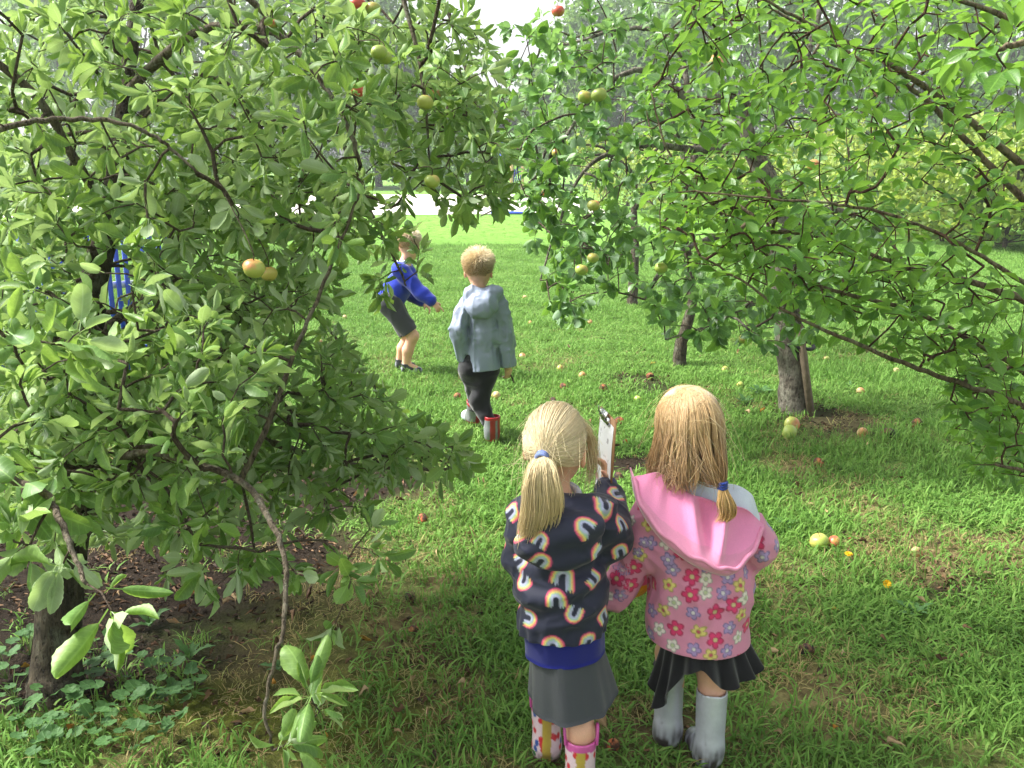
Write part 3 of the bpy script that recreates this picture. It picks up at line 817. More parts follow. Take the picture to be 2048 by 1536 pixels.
# ------------------------------------------------------------------ apple tree with stake, middle right
def tree_mid():
    rng = np.random.default_rng(45)
    base = gnd(1590, 822)
    d = float(project(base)[2][0])
    root = empty('apple_tree', base, 'apple tree with thick pale trunk tied to a wooden stake', 'tree', 'orchard trees')
    T = Tree(rng)
    T.limb([base + [0, 0, -.05]] + pl((1588, 815, d), (1585, 760, d - .02), (1578, 690, d - .05), (1572, 600, d - .1), (1560, 480, d - .15), (1540, 380, d - .2), (1500, 290, d - .25), (1488, 240, d - .28)), [.12, .105, .092, .088, .084, .078, .07, .06, .05], n=7)
    T.limb(pl((1488, 245, d - .28), (1488, 205, d - .3), (1440, 196, d - .4), (1380, 200, d - .5), (1330, 160, d - .55), (1270, 140, d - .6), (1190, 190, d - .65), (1100, 320, d - .7), (1020, 400, d - .75), (960, 432, d - .8)), [.04, .03, .022, .015, .008, .004], n=6)
    T.limb(pl((1380, 200, d - .5), (1360, 110, d - .45), (1310, 62, d - .4), (1230, 60, d - .4), (1150, 85, d - .4), (1080, 95, d - .4)), [.02, .006])
    T.limb(pl((1510, 300, d - .25), (1560, 250, d - .2), (1600, 150, d - .1), (1640, 20, d), (1660, -120, d)), [.035, .012])
    T.limb(pl((1500, 290, d - .25), (1400, 300, d - .5), (1290, 290, d - .7), (1180, 330, d - .8), (1120, 440, d - .85), (1080, 560, d - .9)), [.03, .014, .005])
    T.limb(pl((1560, 480, d - .15), (1450, 470, d - .5), (1340, 520, d - .8), (1290, 600, d - .9)), [.03, .006])
    T.limb(pl((1560, 460, d - .15), (1660, 420, d - .1), (1760, 460, d), (1830, 560, d + .1)), [.03, .006])
    T.limb(pl((1572, 600, d - .1), (1500, 610, d - .5), (1420, 650, d - .8), (1330, 680, d - .9)), [.02, .004])
    A = [region_points(rng, 330, [(1060, 40), (1250, 0), (1700, -40), (1800, 200), (1780, 560), (1620, 660), (1300, 660), (1230, 520), (1060, 400), (1000, 200)], 4.3, 6.2),
         region_points(rng, 60, [(1000, 440), (1100, 400), (1270, 430), (1250, 560), (1150, 640), (1060, 610), (1100, 500)], 4.5, 5.4),
         region_points(rng, 55, [(960, 60), (1120, 20), (1260, 60), (1240, 380), (1060, 430), (990, 300)], 4.4, 5.4),
         region_points(rng, 34, [(1300, 560), (1640, 580), (1640, 690), (1480, 690), (1330, 680)], 4.5, 5.8),
         region_points(rng, 80, [(1100, -40), (1700, -40), (1700, -330), (1250, -330)], 4.5, 6.3)]
    T.grow(np.vstack(A), step=.07)
    T.wood(root, M['bark_grey'], M['bark_grey'], M['twig'], r0=.0016)
    LS = LeafSet()
    rosettes(T, LS, rng, .076, per=9, along=.5, droop=.35, upn=.5)
    make_leaves(root, LS, OVAL, M['leaf_apple_b'], 300, 7)
    # stake and tie
    s0 = gnd(1622, 832); s1 = at(1600, 655, d - .16)
    st = empty('tree_stake', s0, 'weathered wooden stake leaning beside the pale apple trunk', 'stake')
    sp = Soup(); a = unit(s1 - s0); sp.tube([s0 - a * .05, s0 + a * .3, s1, s1 + a * .02], [.026, .026, .026, .024], 4)
    child('post', sp.mesh('post', m_plain('weathered wood', rgb('#6f6352'), .85, .2, .3, 25, .5), s0, False), st)
    sp = Soup(); cen = at(1590, 690, d - .05)
    an = np.linspace(0, 6.283, 25)
    sp.tube(np.stack([cen[0] + .012 + .108 * np.cos(an), cen[1] - .004 + .098 * np.sin(an), cen[2] + .012 * np.sin(2 * an)], 1), .013, 6, cap=False)
    child('strap', sp.mesh('strap', m_plain('black rubber', (.015, .015, .016), .6), s0), st)
    return T, root
TB, RB = tree_mid()

def tree_back(pxy, lean, crown, dr, n, label, seed, hroot=.07, top=None):
    rng = np.random.default_rng(seed)
    base = gnd(*pxy); d = float(project(base)[2][0])
    root = empty('apple_tree', base, label, 'tree', 'orchard trees')
    T = Tree(rng)
    pts = [base + [0, 0, -.05]] + pl(*[(pxy[0] + dx, pxy[1] - dy, d) for dx, dy in lean])
    T.limb(pts, np.linspace(hroot, hroot * .35, len(pts)), n=6)
    tp = pts[-1]
    for k in range(5):
        a = rng.uniform(0, 6.28); e = tp + np.array([math.cos(a) * .8, math.sin(a) * .8, rng.uniform(.1, .6)])
        T.limb([pts[-2] if k % 2 else tp, (tp + e) / 2 + [0, 0, .15], e], [.025, .006], n=5)
    T.grow(region_points(rng, n, crown, d + dr[0], d + dr[1]), step=.09)
    T.wood(root, M['bark'], M['bark'], M['twig'], r0=.0018, nbig=20)
    LS = LeafSet(); rosettes(T, LS, rng, .072, per=9, along=.45, droop=.3)
    make_leaves(root, LS, OVAL, M['leaf_far'], 300 if pxy[1] > 700 else 200, seed)
tree_back((1358, 735), [(5, 50), (25, 120), (20, 200), (10, 290), (15, 380)], [(1180, 150), (1640, 150), (1650, 480), (1480, 600), (1330, 600), (1200, 480)], (-.7, 1.3), 110, 'slim dark apple tree behind the staked one, its thin trunk leaning right', 51, .055)
tree_back((1264, 612), [(2, 40), (6, 120), (4, 190), (8, 260)], [(1090, 200), (1480, 180), (1480, 440), (1330, 480), (1120, 420)], (-1, 1.4), 100, 'small apple tree standing alone in the bright grass, the farthest trunk', 57, .07)

def added_shade_tree():  # unseen tree added behind the camera to darken the near grass
    rng = np.random.default_rng(77)
    base = np.array([-.35, -1.3, 0.0]); base[2] = gz(base[0], base[1])
    root = empty('apple_tree', base, 'added apple tree out of view behind the viewpoint, its crown shading the near ground', 'tree', 'orchard trees')
    T = Tree(rng)
    T.limb([base + [0, 0, -.05], base + [.02, 0, .5], base + [0, .03, 1.1], base + [.05, .1, 1.8], base + [.1, .2, 2.6]], [.10, .085, .075, .06, .03], n=6)
    for k in range(7):
        a = k * .9; e = base + np.array([math.cos(a) * 1.5, .9 + math.sin(a) * 1.4, 2.5 + .3 * math.sin(k * 2.1)])
        T.limb([base + [0, .05, 1.3 + .12 * k], (base + [0, .1, 1.5] + e) / 2 + [0, 0, .25], e], [.03, .02, .008], n=6)
    T.grow(crown_points(rng, 330, base + [.3, 1.0, 2.75], (2.3, 2.1, .8), 2.0), step=.09)
    T.wood(root, M['bark'], M['bark'], M['twig'], nbig=10)
    LS = LeafSet(); rosettes(T, LS, rng, .085, per=9, along=.4, droop=.2)
    make_leaves(root, LS, OVAL, M['leaf_far'], 0, 9)
added_shade_tree()

# ------------------------------------------------------------------ woodland and bushes behind
def blob_tree(name, label, loc, h, r, nleaf, ls, mat, seed, cat='tree', group=None, trunk=True, low=.25, clumps=46):
    rng = np.random.default_rng(seed)
    loc = np.asarray(loc, float)
    root = empty(name, loc, label, cat, group)
    cz = h * (low + (1 - low) / 2); rz = h * (1 - low) / 2
    cc = unit(rng.normal(size=(clumps, 3))) * (rng.uniform(.15, 1, (clumps, 1)) ** .45) * np.array([r, r, rz]) * rng.uniform(.85, 1.12, (clumps, 1)) + [0, 0, cz]
    if trunk:
        T = Soup(); top = np.array([rng.normal(0, .1 * r), 0, h * .85])
        P = smooth_path([[0, 0, -.1], [rng.normal(0, .1), 0, h * .2], [rng.normal(0, .15), rng.normal(0, .15), h * .5], top], 5)
        T.tube(P, np.linspace(h * .02, h * .004, len(P)), 7, bump=.1)
        tk = child('trunk', T.mesh('trunk', M['bark']), root)
        B = Soup()
        for c_ in cc[:26]:
            p0 = P[int(np.clip((c_[2] / h) * len(P) * .7, 2, len(P) - 2))]
            B.tube(smooth_path([p0, (p0 + c_) / 2 + [0, 0, -.05 * h], c_], 4), np.linspace(h * .006, h * .0015, 9), 4, cap=False)
        child('branches', B.mesh('branches', M['bark']), root)['kind'] = 'stuff'
    per = nleaf // clumps
    cr = rng.uniform(.16, .34, (clumps, 1, 1)) * np.array([r, r, rz * .7])
    P = (cc[:, None] + rng.normal(size=(clumps, per, 3)) * cr * .6).reshape(-1, 3)
    P = P[P[:, 2] > .1]
    n = len(P)
    L = unit(rng.normal(size=(n, 3)) + [0, 0, -.3]); Nn = rng.normal(size=(n, 3)) * .8 + [0, 0, .7]
    tmp = [leaf_template(2, 1, .7, .0, -.9, .12, 0, 3, 0), leaf_template(2, 1, .6, .0, .7, .12, 0, 4, 0)]
    me = bulk_leaves('crown', P, orient(L, Nn), ls * rng.uniform(.6, 1.3, n), tmp, rng.integers(0, 2, n), mat, (0, 0, 0), rng)
    cr_ = child('crown', me, root)
    cr_['kind'] = 'stuff'
    return root

WOOD = [(-30, 62, 17, 5), (-24, 60, 16, 4.6), (-18.5, 63, 18, 5), (-13.5, 60, 15, 4.2), (-9.2, 63, 13.5, 3.6), (-6.6, 66, 10.5, 3.0), (-3.4, 70, 7.6, 3.0),
        (-.4, 70, 7.0, 2.9), (2.4, 67, 8.4, 3.0), (5.6, 63, 12.4, 3.4), (9.8, 62, 14.5, 4.2), (15, 60, 16, 4.8), (21, 62, 16, 5), (27, 60, 17, 5), (33, 62, 16, 5)]
WL = ['woodland tree at the far left behind the near apple leaves', 'tall woodland tree left of the grey wood edge', 'tallest tree of the wood on the left', 'round tree of the wood left of centre',
      'grey-green tree above the hanging apples', 'grey-green tree left of the gap of white sky', 'low tree at the left of the gap of white sky', 'lowest tree right below the gap of white sky',
      'low pale tree at the right of the gap of white sky', 'pale green tree right of the gap of white sky', 'tall tree behind the middle apple tree', 'woodland tree behind the staked apple tree', 'broad woodland tree behind the plum branches',
      'woodland tree behind the right-hand plum branches', 'woodland tree at the far right edge']
for k, (x, y, h, r) in enumerate(WOOD):
    blob_tree('woodland_tree', WL[k], (x, y, 0), h, r, 7500, .42, M['leaf_wood'], 100 + k, group='trees of the far wood', low=.12, clumps=70)
for k in range(13):
    x = -30 + k * 4.6 + (k % 3) * .7
    blob_tree('hedge_shrub', 'green shrub in the row along the foot of the wood', (x, 56.5 + (k % 2) * 1.2, 0), 3.6 + (k * 7 % 5) * .4, 2.8, 3200, .24, M['leaf_wood'], 140 + k, 'shrub', 'shrubs along the wood edge', False, .0, 30)
BUSH = [((1905, 330), 19, 2.3, 1.9), ((2030, 330), 17, 2.6, 1.9), ((1760, 320), 22, 2.4, 2.2), ((1640, 330), 25, 2.6, 2.4), ((2140, 330), 20, 3.2, 2.4), ((1500, 330), 27, 2.6, 2.4), ((1370, 330), 29, 2.7, 2.4), ((1250, 330), 32, 2.6, 2.3)]
BL = ['yellow-green bush seen through the plum twigs at the right', 'light green bush at the right edge below the thick plum branches', 'pale bush behind the plum leaves right of the staked trunk', 'loose green bush straight behind the staked apple tree', 'tall bush beyond the right edge', 'green bush behind the fork of the staked apple tree', 'green bush behind the slim dark trunk', 'green bush where the pale path ends']
for k, ((px_, _), yy, h, r) in enumerate(BUSH):
    p = aty(px_, 330, yy)
    blob_tree('bush', BL[k], (p[0], yy, 0), h, r, 6500, .14, M['leaf_bush'], 170 + k, 'bush', 'bushes beyond the orchard', True, .0, 34)
# ------------------------------------------------------------------ implicit surfaces for bodies and clothes
class Sdf:
    def __init__(s, lo, hi, h):
        s.lo = np.asarray(lo, float); s.h = h
        s.n = np.ceil((np.asarray(hi, float) - s.lo) / h).astype(int) + 1
        s.ax = [s.lo[k] + h * np.arange(s.n[k]) for k in range(3)]
        s.D = np.full(tuple(s.n), 0.2, np.float32)
    def block(s, lo, hi):
        i0 = np.clip(np.floor((np.asarray(lo) - s.lo) / s.h).astype(int), 0, s.n - 1); i1 = np.clip(np.ceil((np.asarray(hi) - s.lo) / s.h).astype(int) + 1, 1, s.n)
        sl = tuple(slice(a, b) for a, b in zip(i0, i1))
        P = np.stack(np.meshgrid(s.ax[0][sl[0]], s.ax[1][sl[1]], s.ax[2][sl[2]], indexing='ij'), -1)
        return sl, P
    def put(s, sl, d, k, sub=False):
        a = s.D[sl]
        if sub:
            a = -a
        hh = np.clip(.5 + .5 * (d - a) / max(k, 1e-5), 0, 1)
        r = d * (1 - hh) + a * hh - k * hh * (1 - hh)
        s.D[sl] = -r if sub else r
    def cap(s, a, b, ra, rb=None, k=.02, sc=(1, 1, 1), sub=False):
        rb = ra if rb is None else rb
        a = np.asarray(a, float); b = np.asarray(b, float); sc = np.asarray(sc, float)
        m = max(ra, rb) * sc.max() + .03 + k
        sl, P = s.block(np.minimum(a, b) - m, np.maximum(a, b) + m)
        if P.size == 0: return s
        A = a / sc; Bv = b / sc; Q = P / sc; ba = Bv - A
        t = np.clip(((Q - A) @ ba) / max(ba @ ba, 1e-9), 0, 1)
        d = np.linalg.norm(Q - A - t[..., None] * ba, axis=-1) - (ra + (rb - ra) * t)
        s.put(sl, d * sc.min() if sc.min() < 1 else d, k, sub); return s
    def ell(s, c, r, R=None, k=.02, sub=False):
        c = np.asarray(c, float); r = np.asarray(r, float); m = r.max() + .03 + k
        sl, P = s.block(c - m, c + m)
        if P.size == 0: return s
        Q = P - c
        if R is not None: Q = Q @ np.asarray(R)
        k0 = np.linalg.norm(Q / r, axis=-1); k1 = np.linalg.norm(Q / (r * r), axis=-1)
        s.put(sl, np.where(k1 < 1e-6, -r.min(), k0 * (k0 - 1) / np.maximum(k1, 1e-6)), k, sub); return s
    def pts(s): return np.stack(np.meshgrid(*s.ax, indexing='ij'), -1)
    def folds(s, f, band=.022):
        m = np.abs(s.D) < band
        idx = np.argwhere(m); P = s.lo + idx * s.h
        s.D[m] += f(P).astype(np.float32); return s
    def cut(s, p, n):                       # removes what lies along +n
        p = np.asarray(p, float); n = unit(n)
        q = [((s.ax[k] - p[k]) * n[k]).astype(np.float32) for k in range(3)]
        s.D = np.maximum(s.D, q[0][:, None, None] + q[1][None, :, None] + q[2][None, None, :]); return s
    def hollow(s, th, p=None, n=None):      # a shell, open where cut
        s.D = np.maximum(s.D, -(s.D + th)); return s
    def mesh(s):
        D = s.D; S = D < 0
        nx, ny, nz = D.shape
        cnt8 = np.zeros((nx - 1, ny - 1, nz - 1), np.int8)
        cor = [(i, j, k) for i in (0, 1) for j in (0, 1) for k in (0, 1)]
        for i, j, k in cor: cnt8 += S[i:nx - 1 + i, j:ny - 1 + j, k:nz - 1 + k]
        m = (cnt8 > 0) & (cnt8 < 8)
        ids = np.full(m.shape, -1, np.int64); ids[m] = np.arange(m.sum())
        idx = np.argwhere(m)
        cv = {c: D[idx[:, 0] + c[0], idx[:, 1] + c[1], idx[:, 2] + c[2]] for c in cor}
        acc = np.zeros((len(idx), 3)); cnt = np.zeros(len(idx))
        for c in cor:
            for ax in range(3):
                if c[ax]: continue
                e = list(c); e[ax] = 1; A = cv[c]; B = cv[tuple(e)]
                cr = (A < 0) != (B < 0); tt = np.where(cr, A / np.where(A == B, 1, A - B), 0)
                cnt += cr
                for q in range(3): acc[:, q] += cr * (tt if q == ax else c[q])
        V = s.lo + (idx + acc / cnt[:, None]) * s.h
        F = []
        for ax in range(3):
            b, c = (ax + 1) % 3, (ax + 2) % 3
            sl = [slice(1, -1)] * 3; sl[ax] = slice(0, -1)
            a0 = S[tuple(sl)]; sl2 = list(sl); sl2[ax] = slice(1, None); a1 = S[tuple(sl2)]
            e = np.argwhere(a0 != a1)
            if not len(e): continue
            fl = a0[a0 != a1]
            e = e + np.array([0 if q == ax else 1 for q in range(3)])
            db = np.eye(3, dtype=int)[b]; dc = np.eye(3, dtype=int)[c]
            g = lambda q: ids[q[:, 0], q[:, 1], q[:, 2]]
            q = np.stack([g(e - db - dc), g(e - dc), g(e), g(e - db)], 1)
            q[~fl] = q[~fl][:, ::-1]
            F.append(q)
        F = np.vstack(F)
        return V, F[(F >= 0).all(1)]

def relax(V, F, it=2, lam=.5):
    n = len(V); a = F.ravel(); b = np.roll(F, -1, 1).ravel()
    for _ in range(it):
        acc = np.zeros_like(V); c = np.zeros(n)
        np.add.at(acc, a, V[b]); np.add.at(acc, b, V[a]); np.add.at(c, a, 1); np.add.at(c, b, 1)
        V = V + lam * (acc / np.maximum(c, 1)[:, None] - V)
    return V

def vnormals(V, F):
    fn = np.cross(V[F[:, 2]] - V[F[:, 0]], V[F[:, 3]] - V[F[:, 1]])
    N = np.zeros_like(V)
    for k in range(4): np.add.at(N, F[:, k], fn)
    return unit(N)

def wrinkle(seed, amp, freq, sc=(1, 1, 1), p=1.6):
    """soft cloth folds: ridged warped noise stretched along sc"""
    sc = np.asarray(sc, float)
    def f(P):
        Q = P * sc
        w_ = np.stack([vnoise(Q, freq * .6, seed + k) for k in (1, 2, 3)], -1) - .5
        n = vnoise(Q + w_ * .06, freq, seed); m = vnoise(Q, freq * 2.3, seed + 7)
        return -amp * ((1 - np.abs(2 * n - 1)) ** p - .4) - amp * .35 * (m - .5)
    return f

class Print:
    """coloured print on a garment, laid out on the cloth by position"""
    def __init__(s, V, F, base):
        s.V = V; s.N = vnormals(V, F); s.col = np.tile(np.asarray(base, float), (len(V), 1))
        s.bvh = BVHTree.FromPolygons([tuple(v) for v in V], [tuple(int(i) for i in f) for f in F])
        s.taken = []
    def hit(s, px, py):
        r = unit(raydir(px, py)); h = s.bvh.ray_cast(Vector(CAMP), Vector(r))
        return None if h[0] is None else (np.array(h[0]), np.array(h[1]))
    def decal(s, p, n, up, size, fn, keep=True):
        n = unit(n); up = unit(up - n * (up @ n)); rt = np.cross(up, n)
        d = s.V - p
        m = (np.abs(d).max(1) < size * 1.5) & (np.abs(s.N @ n) > .15)
        if not m.any(): return
        u = d[m] @ rt / size; v = d[m] @ up / size
        c, a = fn(u, v)
        s.col[m] = s.col[m] * (1 - a[:, None]) + c * a[:, None]
        if keep: s.taken.append((p, size))
    def at_px(s, px, py, ang, size, fn):
        h = s.hit(px, py)
        if h is None: return
        p, n = h
        if n @ (p - CAMP) > 0: n = -n
        a = math.radians(ang)
        up = UP * math.cos(a) + RT * math.sin(a)
        s.decal(p, n, up, size, fn)
    def fill(s, rng, n, gap, size, fns, mask=None):
        ids = rng.permutation(len(s.V)); c = 0
        for i in ids[:6000]:
            if mask is not None and not mask[i]: continue
            p = s.V[i]
            if any(((p - q) ** 2).sum() < (gap + .35 * z) ** 2 for q, z in s.taken): continue
            a = rng.uniform(0, 6.28)
            up = np.array([math.cos(a), math.sin(a) * .3, math.sin(a)])
            s.decal(p, s.N[i], up, size * rng.uniform(.85, 1.1), fns[rng.integers(len(fns))]); c += 1
            if c >= n: break

def sstep(a, b, x): t_ = np.clip((x - a) / (b - a), 0, 1); return t_ * t_ * (3 - 2 * t_)

RB_COL = [rgb('#d9507c'), rgb('#e59a72'), rgb('#e0d27c'), rgb('#9fc0a8'), rgb('#aab2cc'), rgb('#b4b6d6')]
def rainbow(u, v):
    r = np.where(v > -.15, np.hypot(u, v + .15), np.abs(u)); vv = v
    inner, outer = .28, 1.0
    k = (outer - r) / (outer - inner) * 6
    c = np.array(RB_COL)[np.clip(np.floor(k), 0, 5).astype(int)]
    a = sstep(outer + .05, outer - .05, r) * sstep(inner - .06, inner + .05, r) * sstep(-1.0, -.86, vv + .10 * np.sin(u * 23))
    return c, a * .96

def flower(pet, cen, line):
    pet, cen, line = map(np.asarray, (pet, cen, line))
    def f(u, v):
        r = np.hypot(u, v); th = np.arctan2(v, u)
        edge = .55 + .42 * np.abs(np.cos(2.5 * th)) ** .8
        a = sstep(edge + .05, edge - .05, r)
        ln = sstep(.16, .05, np.abs(r - edge + .06)) * .7
        c = pet[None] * (1 - ln[:, None]) + line[None] * ln[:, None]
        m = sstep(.30, .22, r)[:, None]; c = c * (1 - m) + cen[None] * m
        m2 = (sstep(.10, .04, np.abs(r - .28)) * .5)[:, None]; c = c * (1 - m2) + line[None] * m2
        return c, a
    return f
FL = {'r': flower(rgb('#d5386f'), rgb('#c9b98a'), rgb('#8d2448')), 'w': flower(rgb('#e3d9d2'), rgb('#b9c29a'), rgb('#6f6a6a')),
      'y': flower(rgb('#ddcb7c'), rgb('#c2506a'), rgb('#857338')), 'l': flower(rgb('#a78dc2'), rgb('#d8d0d0'), rgb('#58507a'))}

# ------------------------------------------------------------------ cloth, skin, hair materials
def m_col(name, rough=.7, spec=.3, bump=.15, scale=400, sheen=0.0, **kw):
    t = NT(name); c = t.attr('col').outputs['Color']; n = t.noise(scale, 2, .6, t.obj())
    c = t.mix(t.mapr(n, .3, .7, 0, .18), c, t.mix(1.0, c, (.55, .55, .55), 'MULTIPLY'))
    return t.done(t.bsdf(c, rough, spec, t.bump(n, bump, .002), Sheen_Weight=sheen, **kw))
M['skin'] = m_col('skin', .5, .4, .05, 250, Subsurface_Weight=.12, Subsurface_Scale=.02)
M['print'] = m_col('printed cotton', .62, .35, .12, 500, .15)
M['rain'] = m_col('waxed raincoat', .42, .5, .06, 300)
M['fleece'] = m_col('fleece', .95, .15, .35, 260, .5)
M['knit'] = m_col('knitted cloth', .9, .2, .35, 420, .3)
M['boot'] = m_col('rubber boot', .28, .5, .03, 120)
t = NT('hair'); c = t.attr('col').outputs['Color']
M['hair'] = t.done(t.bsdf(c, .38, .5, None, Sheen_Weight=.25, Anisotropic=.6))

def cmesh(name, V, F, col, mat, parent, relaxed=0):
    if relaxed: V = relax(V, F, relaxed)
    col = np.asarray(col, float)
    if col.ndim == 1: col = np.tile(col, (len(V), 1))
    o = np.array(parent.matrix_world.translation) if parent.parent is None else np.array(parent.parent.location)
    o = np.array(parent.location) if parent.parent is None else o
    return child(name, fastmesh(name, V - o, F, mat, cols={'col': col}), parent)

def strands(name, P, R, col, parent, mat=None):
    """P (n,m,3) paths, R (m,) or (n,m) radii, col (n,3) or (n,m,3)"""
    n, m, _ = P.shape
    R = np.broadcast_to(R, (n, m))
    T = unit(np.gradient(P, axis=1))
    X_ = np.zeros_like(T)
    ref = np.where(np.abs(T[:, 0, 2:3]) > .8, np.array([1.0, 0, 0]), np.array([0, 0, 1.0]))
    X_[:, 0] = unit(np.cross(T[:, 0], ref))
    for q in range(1, m): X_[:, q] = unit(X_[:, q - 1] - T[:, q] * (X_[:, q - 1] * T[:, q]).sum(-1, keepdims=True))
    Y_ = np.cross(T, X_)
    a = np.arange(3) * 2.0944
    V = P[:, :, None] + R[..., None, None] * (np.cos(a)[:, None] * X_[:, :, None] + np.sin(a)[:, None] * Y_[:, :, None])
    b = np.arange(n)[:, None, None] * m * 3 + np.arange(m - 1)[None, :, None] * 3; j = np.arange(3)[None, None]
    F = np.stack([b + j, b + (j + 1) % 3, b + 3 + (j + 1) % 3, b + 3 + j], -1).reshape(-1, 4)
    col = np.asarray(col)
    if col.ndim == 2: col = np.repeat(col[:, None], m, 1)
    cc = np.repeat(col[:, :, None], 3, 2).reshape(-1, 3)
    o = np.array(parent.location) if parent.parent is None else np.array(parent.parent.location)
    return child(name, fastmesh(name, V.reshape(-1, 3) - o, F, mat or M['hair'], cols={'col': cc}), parent)

def frame(yaw, pitch=0.0, roll=0.0):
    """columns: right, forward, up; yaw 0 looks along +Y, positive turns left"""
    R = Matrix.Rotation(math.radians(yaw), 3, 'Z') @ Matrix.Rotation(math.radians(pitch), 3, 'X') @ Matrix.Rotation(math.radians(roll), 3, 'Y')
    return np.array(R)

SKIN = np.array(rgb('#d9a98c'))
def head(S, Hc, R, sc=1.0):
    g = lambda x, y, z: Hc + R @ (np.array([x, y, z]) * sc)
    e = lambda c, r, k=.02, sub=False: S.ell(g(*c), np.array(r) * sc, R, k, sub)
    e((0, -.006, .016), (.071, .087, .087)); e((0, .026, -.034), (.057, .062, .072), .03)
    e((0, .058, -.086), (.026, .024, .018), .03)
    for s_ in (-1, 1):
        e((s_ * .032, .060, -.040), (.024, .022, .024), .02)
        e((s_ * .029, .089, -.004), (.016, .010, .010), .008, True)
        e((s_ * .029, .078, -.004), (.013, .012, .011), .003)
        e((s_ * .074, -.008, -.016), (.008, .019, .029), .006); e((s_ * .081, -.004, -.014), (.004, .010, .016), .005, True)
    S.cap(g(0, .088, -.008), g(0, .103, -.034), .006 * sc, .010 * sc, .012)
    e((0, .092, -.062), (.020, .008, .007), .008)

def skin_col(V, Hc, R, sc=1.0, warm=1.0):
    col = np.tile(SKIN * warm, (len(V), 1))
    col *= (0.93 + .14 * vnoise(V, 60, 3))[:, None]
    q = ((V - Hc) @ R) / sc
    def paint(c, r, colr, a=1.0):
        d = np.linalg.norm((q - np.array(c)) / np.array(r), axis=1); m = sstep(1.1, .8, d) * a
        col[:] = col * (1 - m[:, None]) + np.asarray(colr) * m[:, None]
    paint((0, .098, -.062), (.02, .015, .008), rgb('#b8606a'))
    for s_ in (-1, 1):
        paint((s_ * .035, .075, -.038), (.02, .03, .018), rgb('#d98f80'), .5)
        paint((s_ * .029, .090, -.004), (.012, .01, .0075), (.75, .75, .73)); paint((s_ * .029, .093, -.004), (.006, .01, .0065), rgb('#4a5a6a')); paint((s_ * .029, .093, -.004), (.003, .01, .003), (.01, .01, .01))
        paint((s_ * .03, .09, .018), (.017, .02, .004), rgb('#9a7a55'), .6)
        paint((s_ * .078, -.006, -.016), (.014, .02, .03), rgb('#d98d78'), .45)
    return col

def hand(S, wrist, d, palm_n, curl=.5, sc=1.0, side=1, point=False, grip=None):
    """palm and five separate fingers; d = along the hand, palm_n = out of the palm, side = thumb side sign"""
    d = unit(d); pn = unit(palm_n - d * (palm_n @ d)); s_ = np.cross(d, pn) * side
    W = np.asarray(wrist)
    pc = W + d * .030 * sc
    Rm = np.stack([s_, d, pn], 1)
    S.ell(pc, np.array([.024, .032, .012]) * sc, Rm, .008)
    S.cap(W - d * .02 * sc, W + d * .01 * sc, .017 * sc, .017 * sc, .012)
    for k, (off, ln) in enumerate([(.018, .030), (.006, .034), (-.006, .032), (-.017, .025)]):
        a0 = curl * (1 + .12 * k)
        if point and k == 0: a0 = .06
        if point and k > 0: a0 = 1.35
        p = W + d * .055 * sc + s_ * off * sc; v = d
        for j, f in enumerate((.42, .33, .25)):
            a = a0 * (.7 + .35 * j) * (1 if j else .8)
            v = unit(v * math.cos(a) + pn * math.sin(a)); q = p + v * ln * 1.55 * f * sc
            S.cap(p, q, (.0066 - .0006 * j) * sc, (.0062 - .0007 * j) * sc, .003); p = q
    p = W + d * .018 * sc + s_ * .020 * sc + pn * .004 * sc
    v = unit(d * .75 + s_ * .55 + pn * .45)
    for j, ln in enumerate((.022, .018)):
        q = p + v * ln * sc; S.cap(p, q, (.0082 - .001 * j) * sc, (.0074 - .001 * j) * sc, .004); p = q; v = unit(v + d * .3 + pn * .35)

def scalp(name, Hc, R, sc, rad, keep, col, parent, jitter=.0):
    """cap of hair under the strands"""
    nu, nv = 56, 36
    V = []; ok = []
    for j in range(nv + 1):
        th = math.pi * j / nv
        for i in range(nu):
            a = 2 * math.pi * i / nu
            q = np.array([math.sin(th) * math.cos(a), math.sin(th) * math.sin(a), math.cos(th)])
            ok.append(keep(q)); V.append(Hc + R @ ((q * np.array(rad) + [0, -.006, .016]) * sc))
    V = np.array(V); ok = np.array(ok)
    F = []
    for j in range(nv):
        for i in range(nu):
            f = [j * nu + i, (j + 1) * nu + i, (j + 1) * nu + (i + 1) % nu, j * nu + (i + 1) % nu]
            if ok[f].all(): F.append(f)
    F = np.array(F)
    cc = np.asarray(col) * (0.8 + .4 * vnoise(V, 120, 5))[:, None]
    return cmesh(name, V, F, cc, M['hair'], parent)

def loft(rings, thick=.004):
    """rings (m, n, 3) closed loops -> shell with thickness"""
    A = np.asarray(rings, float); m, n, _ = A.shape
    cen = A.mean(1, keepdims=True); Bn = A + unit(cen - A) * thick
    V = np.vstack([A.reshape(-1, 3), Bn.reshape(-1, 3)])
    i = np.arange(m - 1)[:, None] * n; j = np.arange(n)[None]
    Q = np.stack([i + j, i + n + j, i + n + (j + 1) % n, i + (j + 1) % n], -1).reshape(-1, 4)
    Q2 = Q[:, ::-1] + m * n
    e = []
    for r in (0, m - 1):
        jj = np.arange(n); q = np.stack([r * n + jj, r * n + (jj + 1) % n, m * n + r * n + (jj + 1) % n, m * n + r * n + jj], 1)
        e.append(q if r else q[:, ::-1])
    return V, np.vstack([Q, Q2] + e)

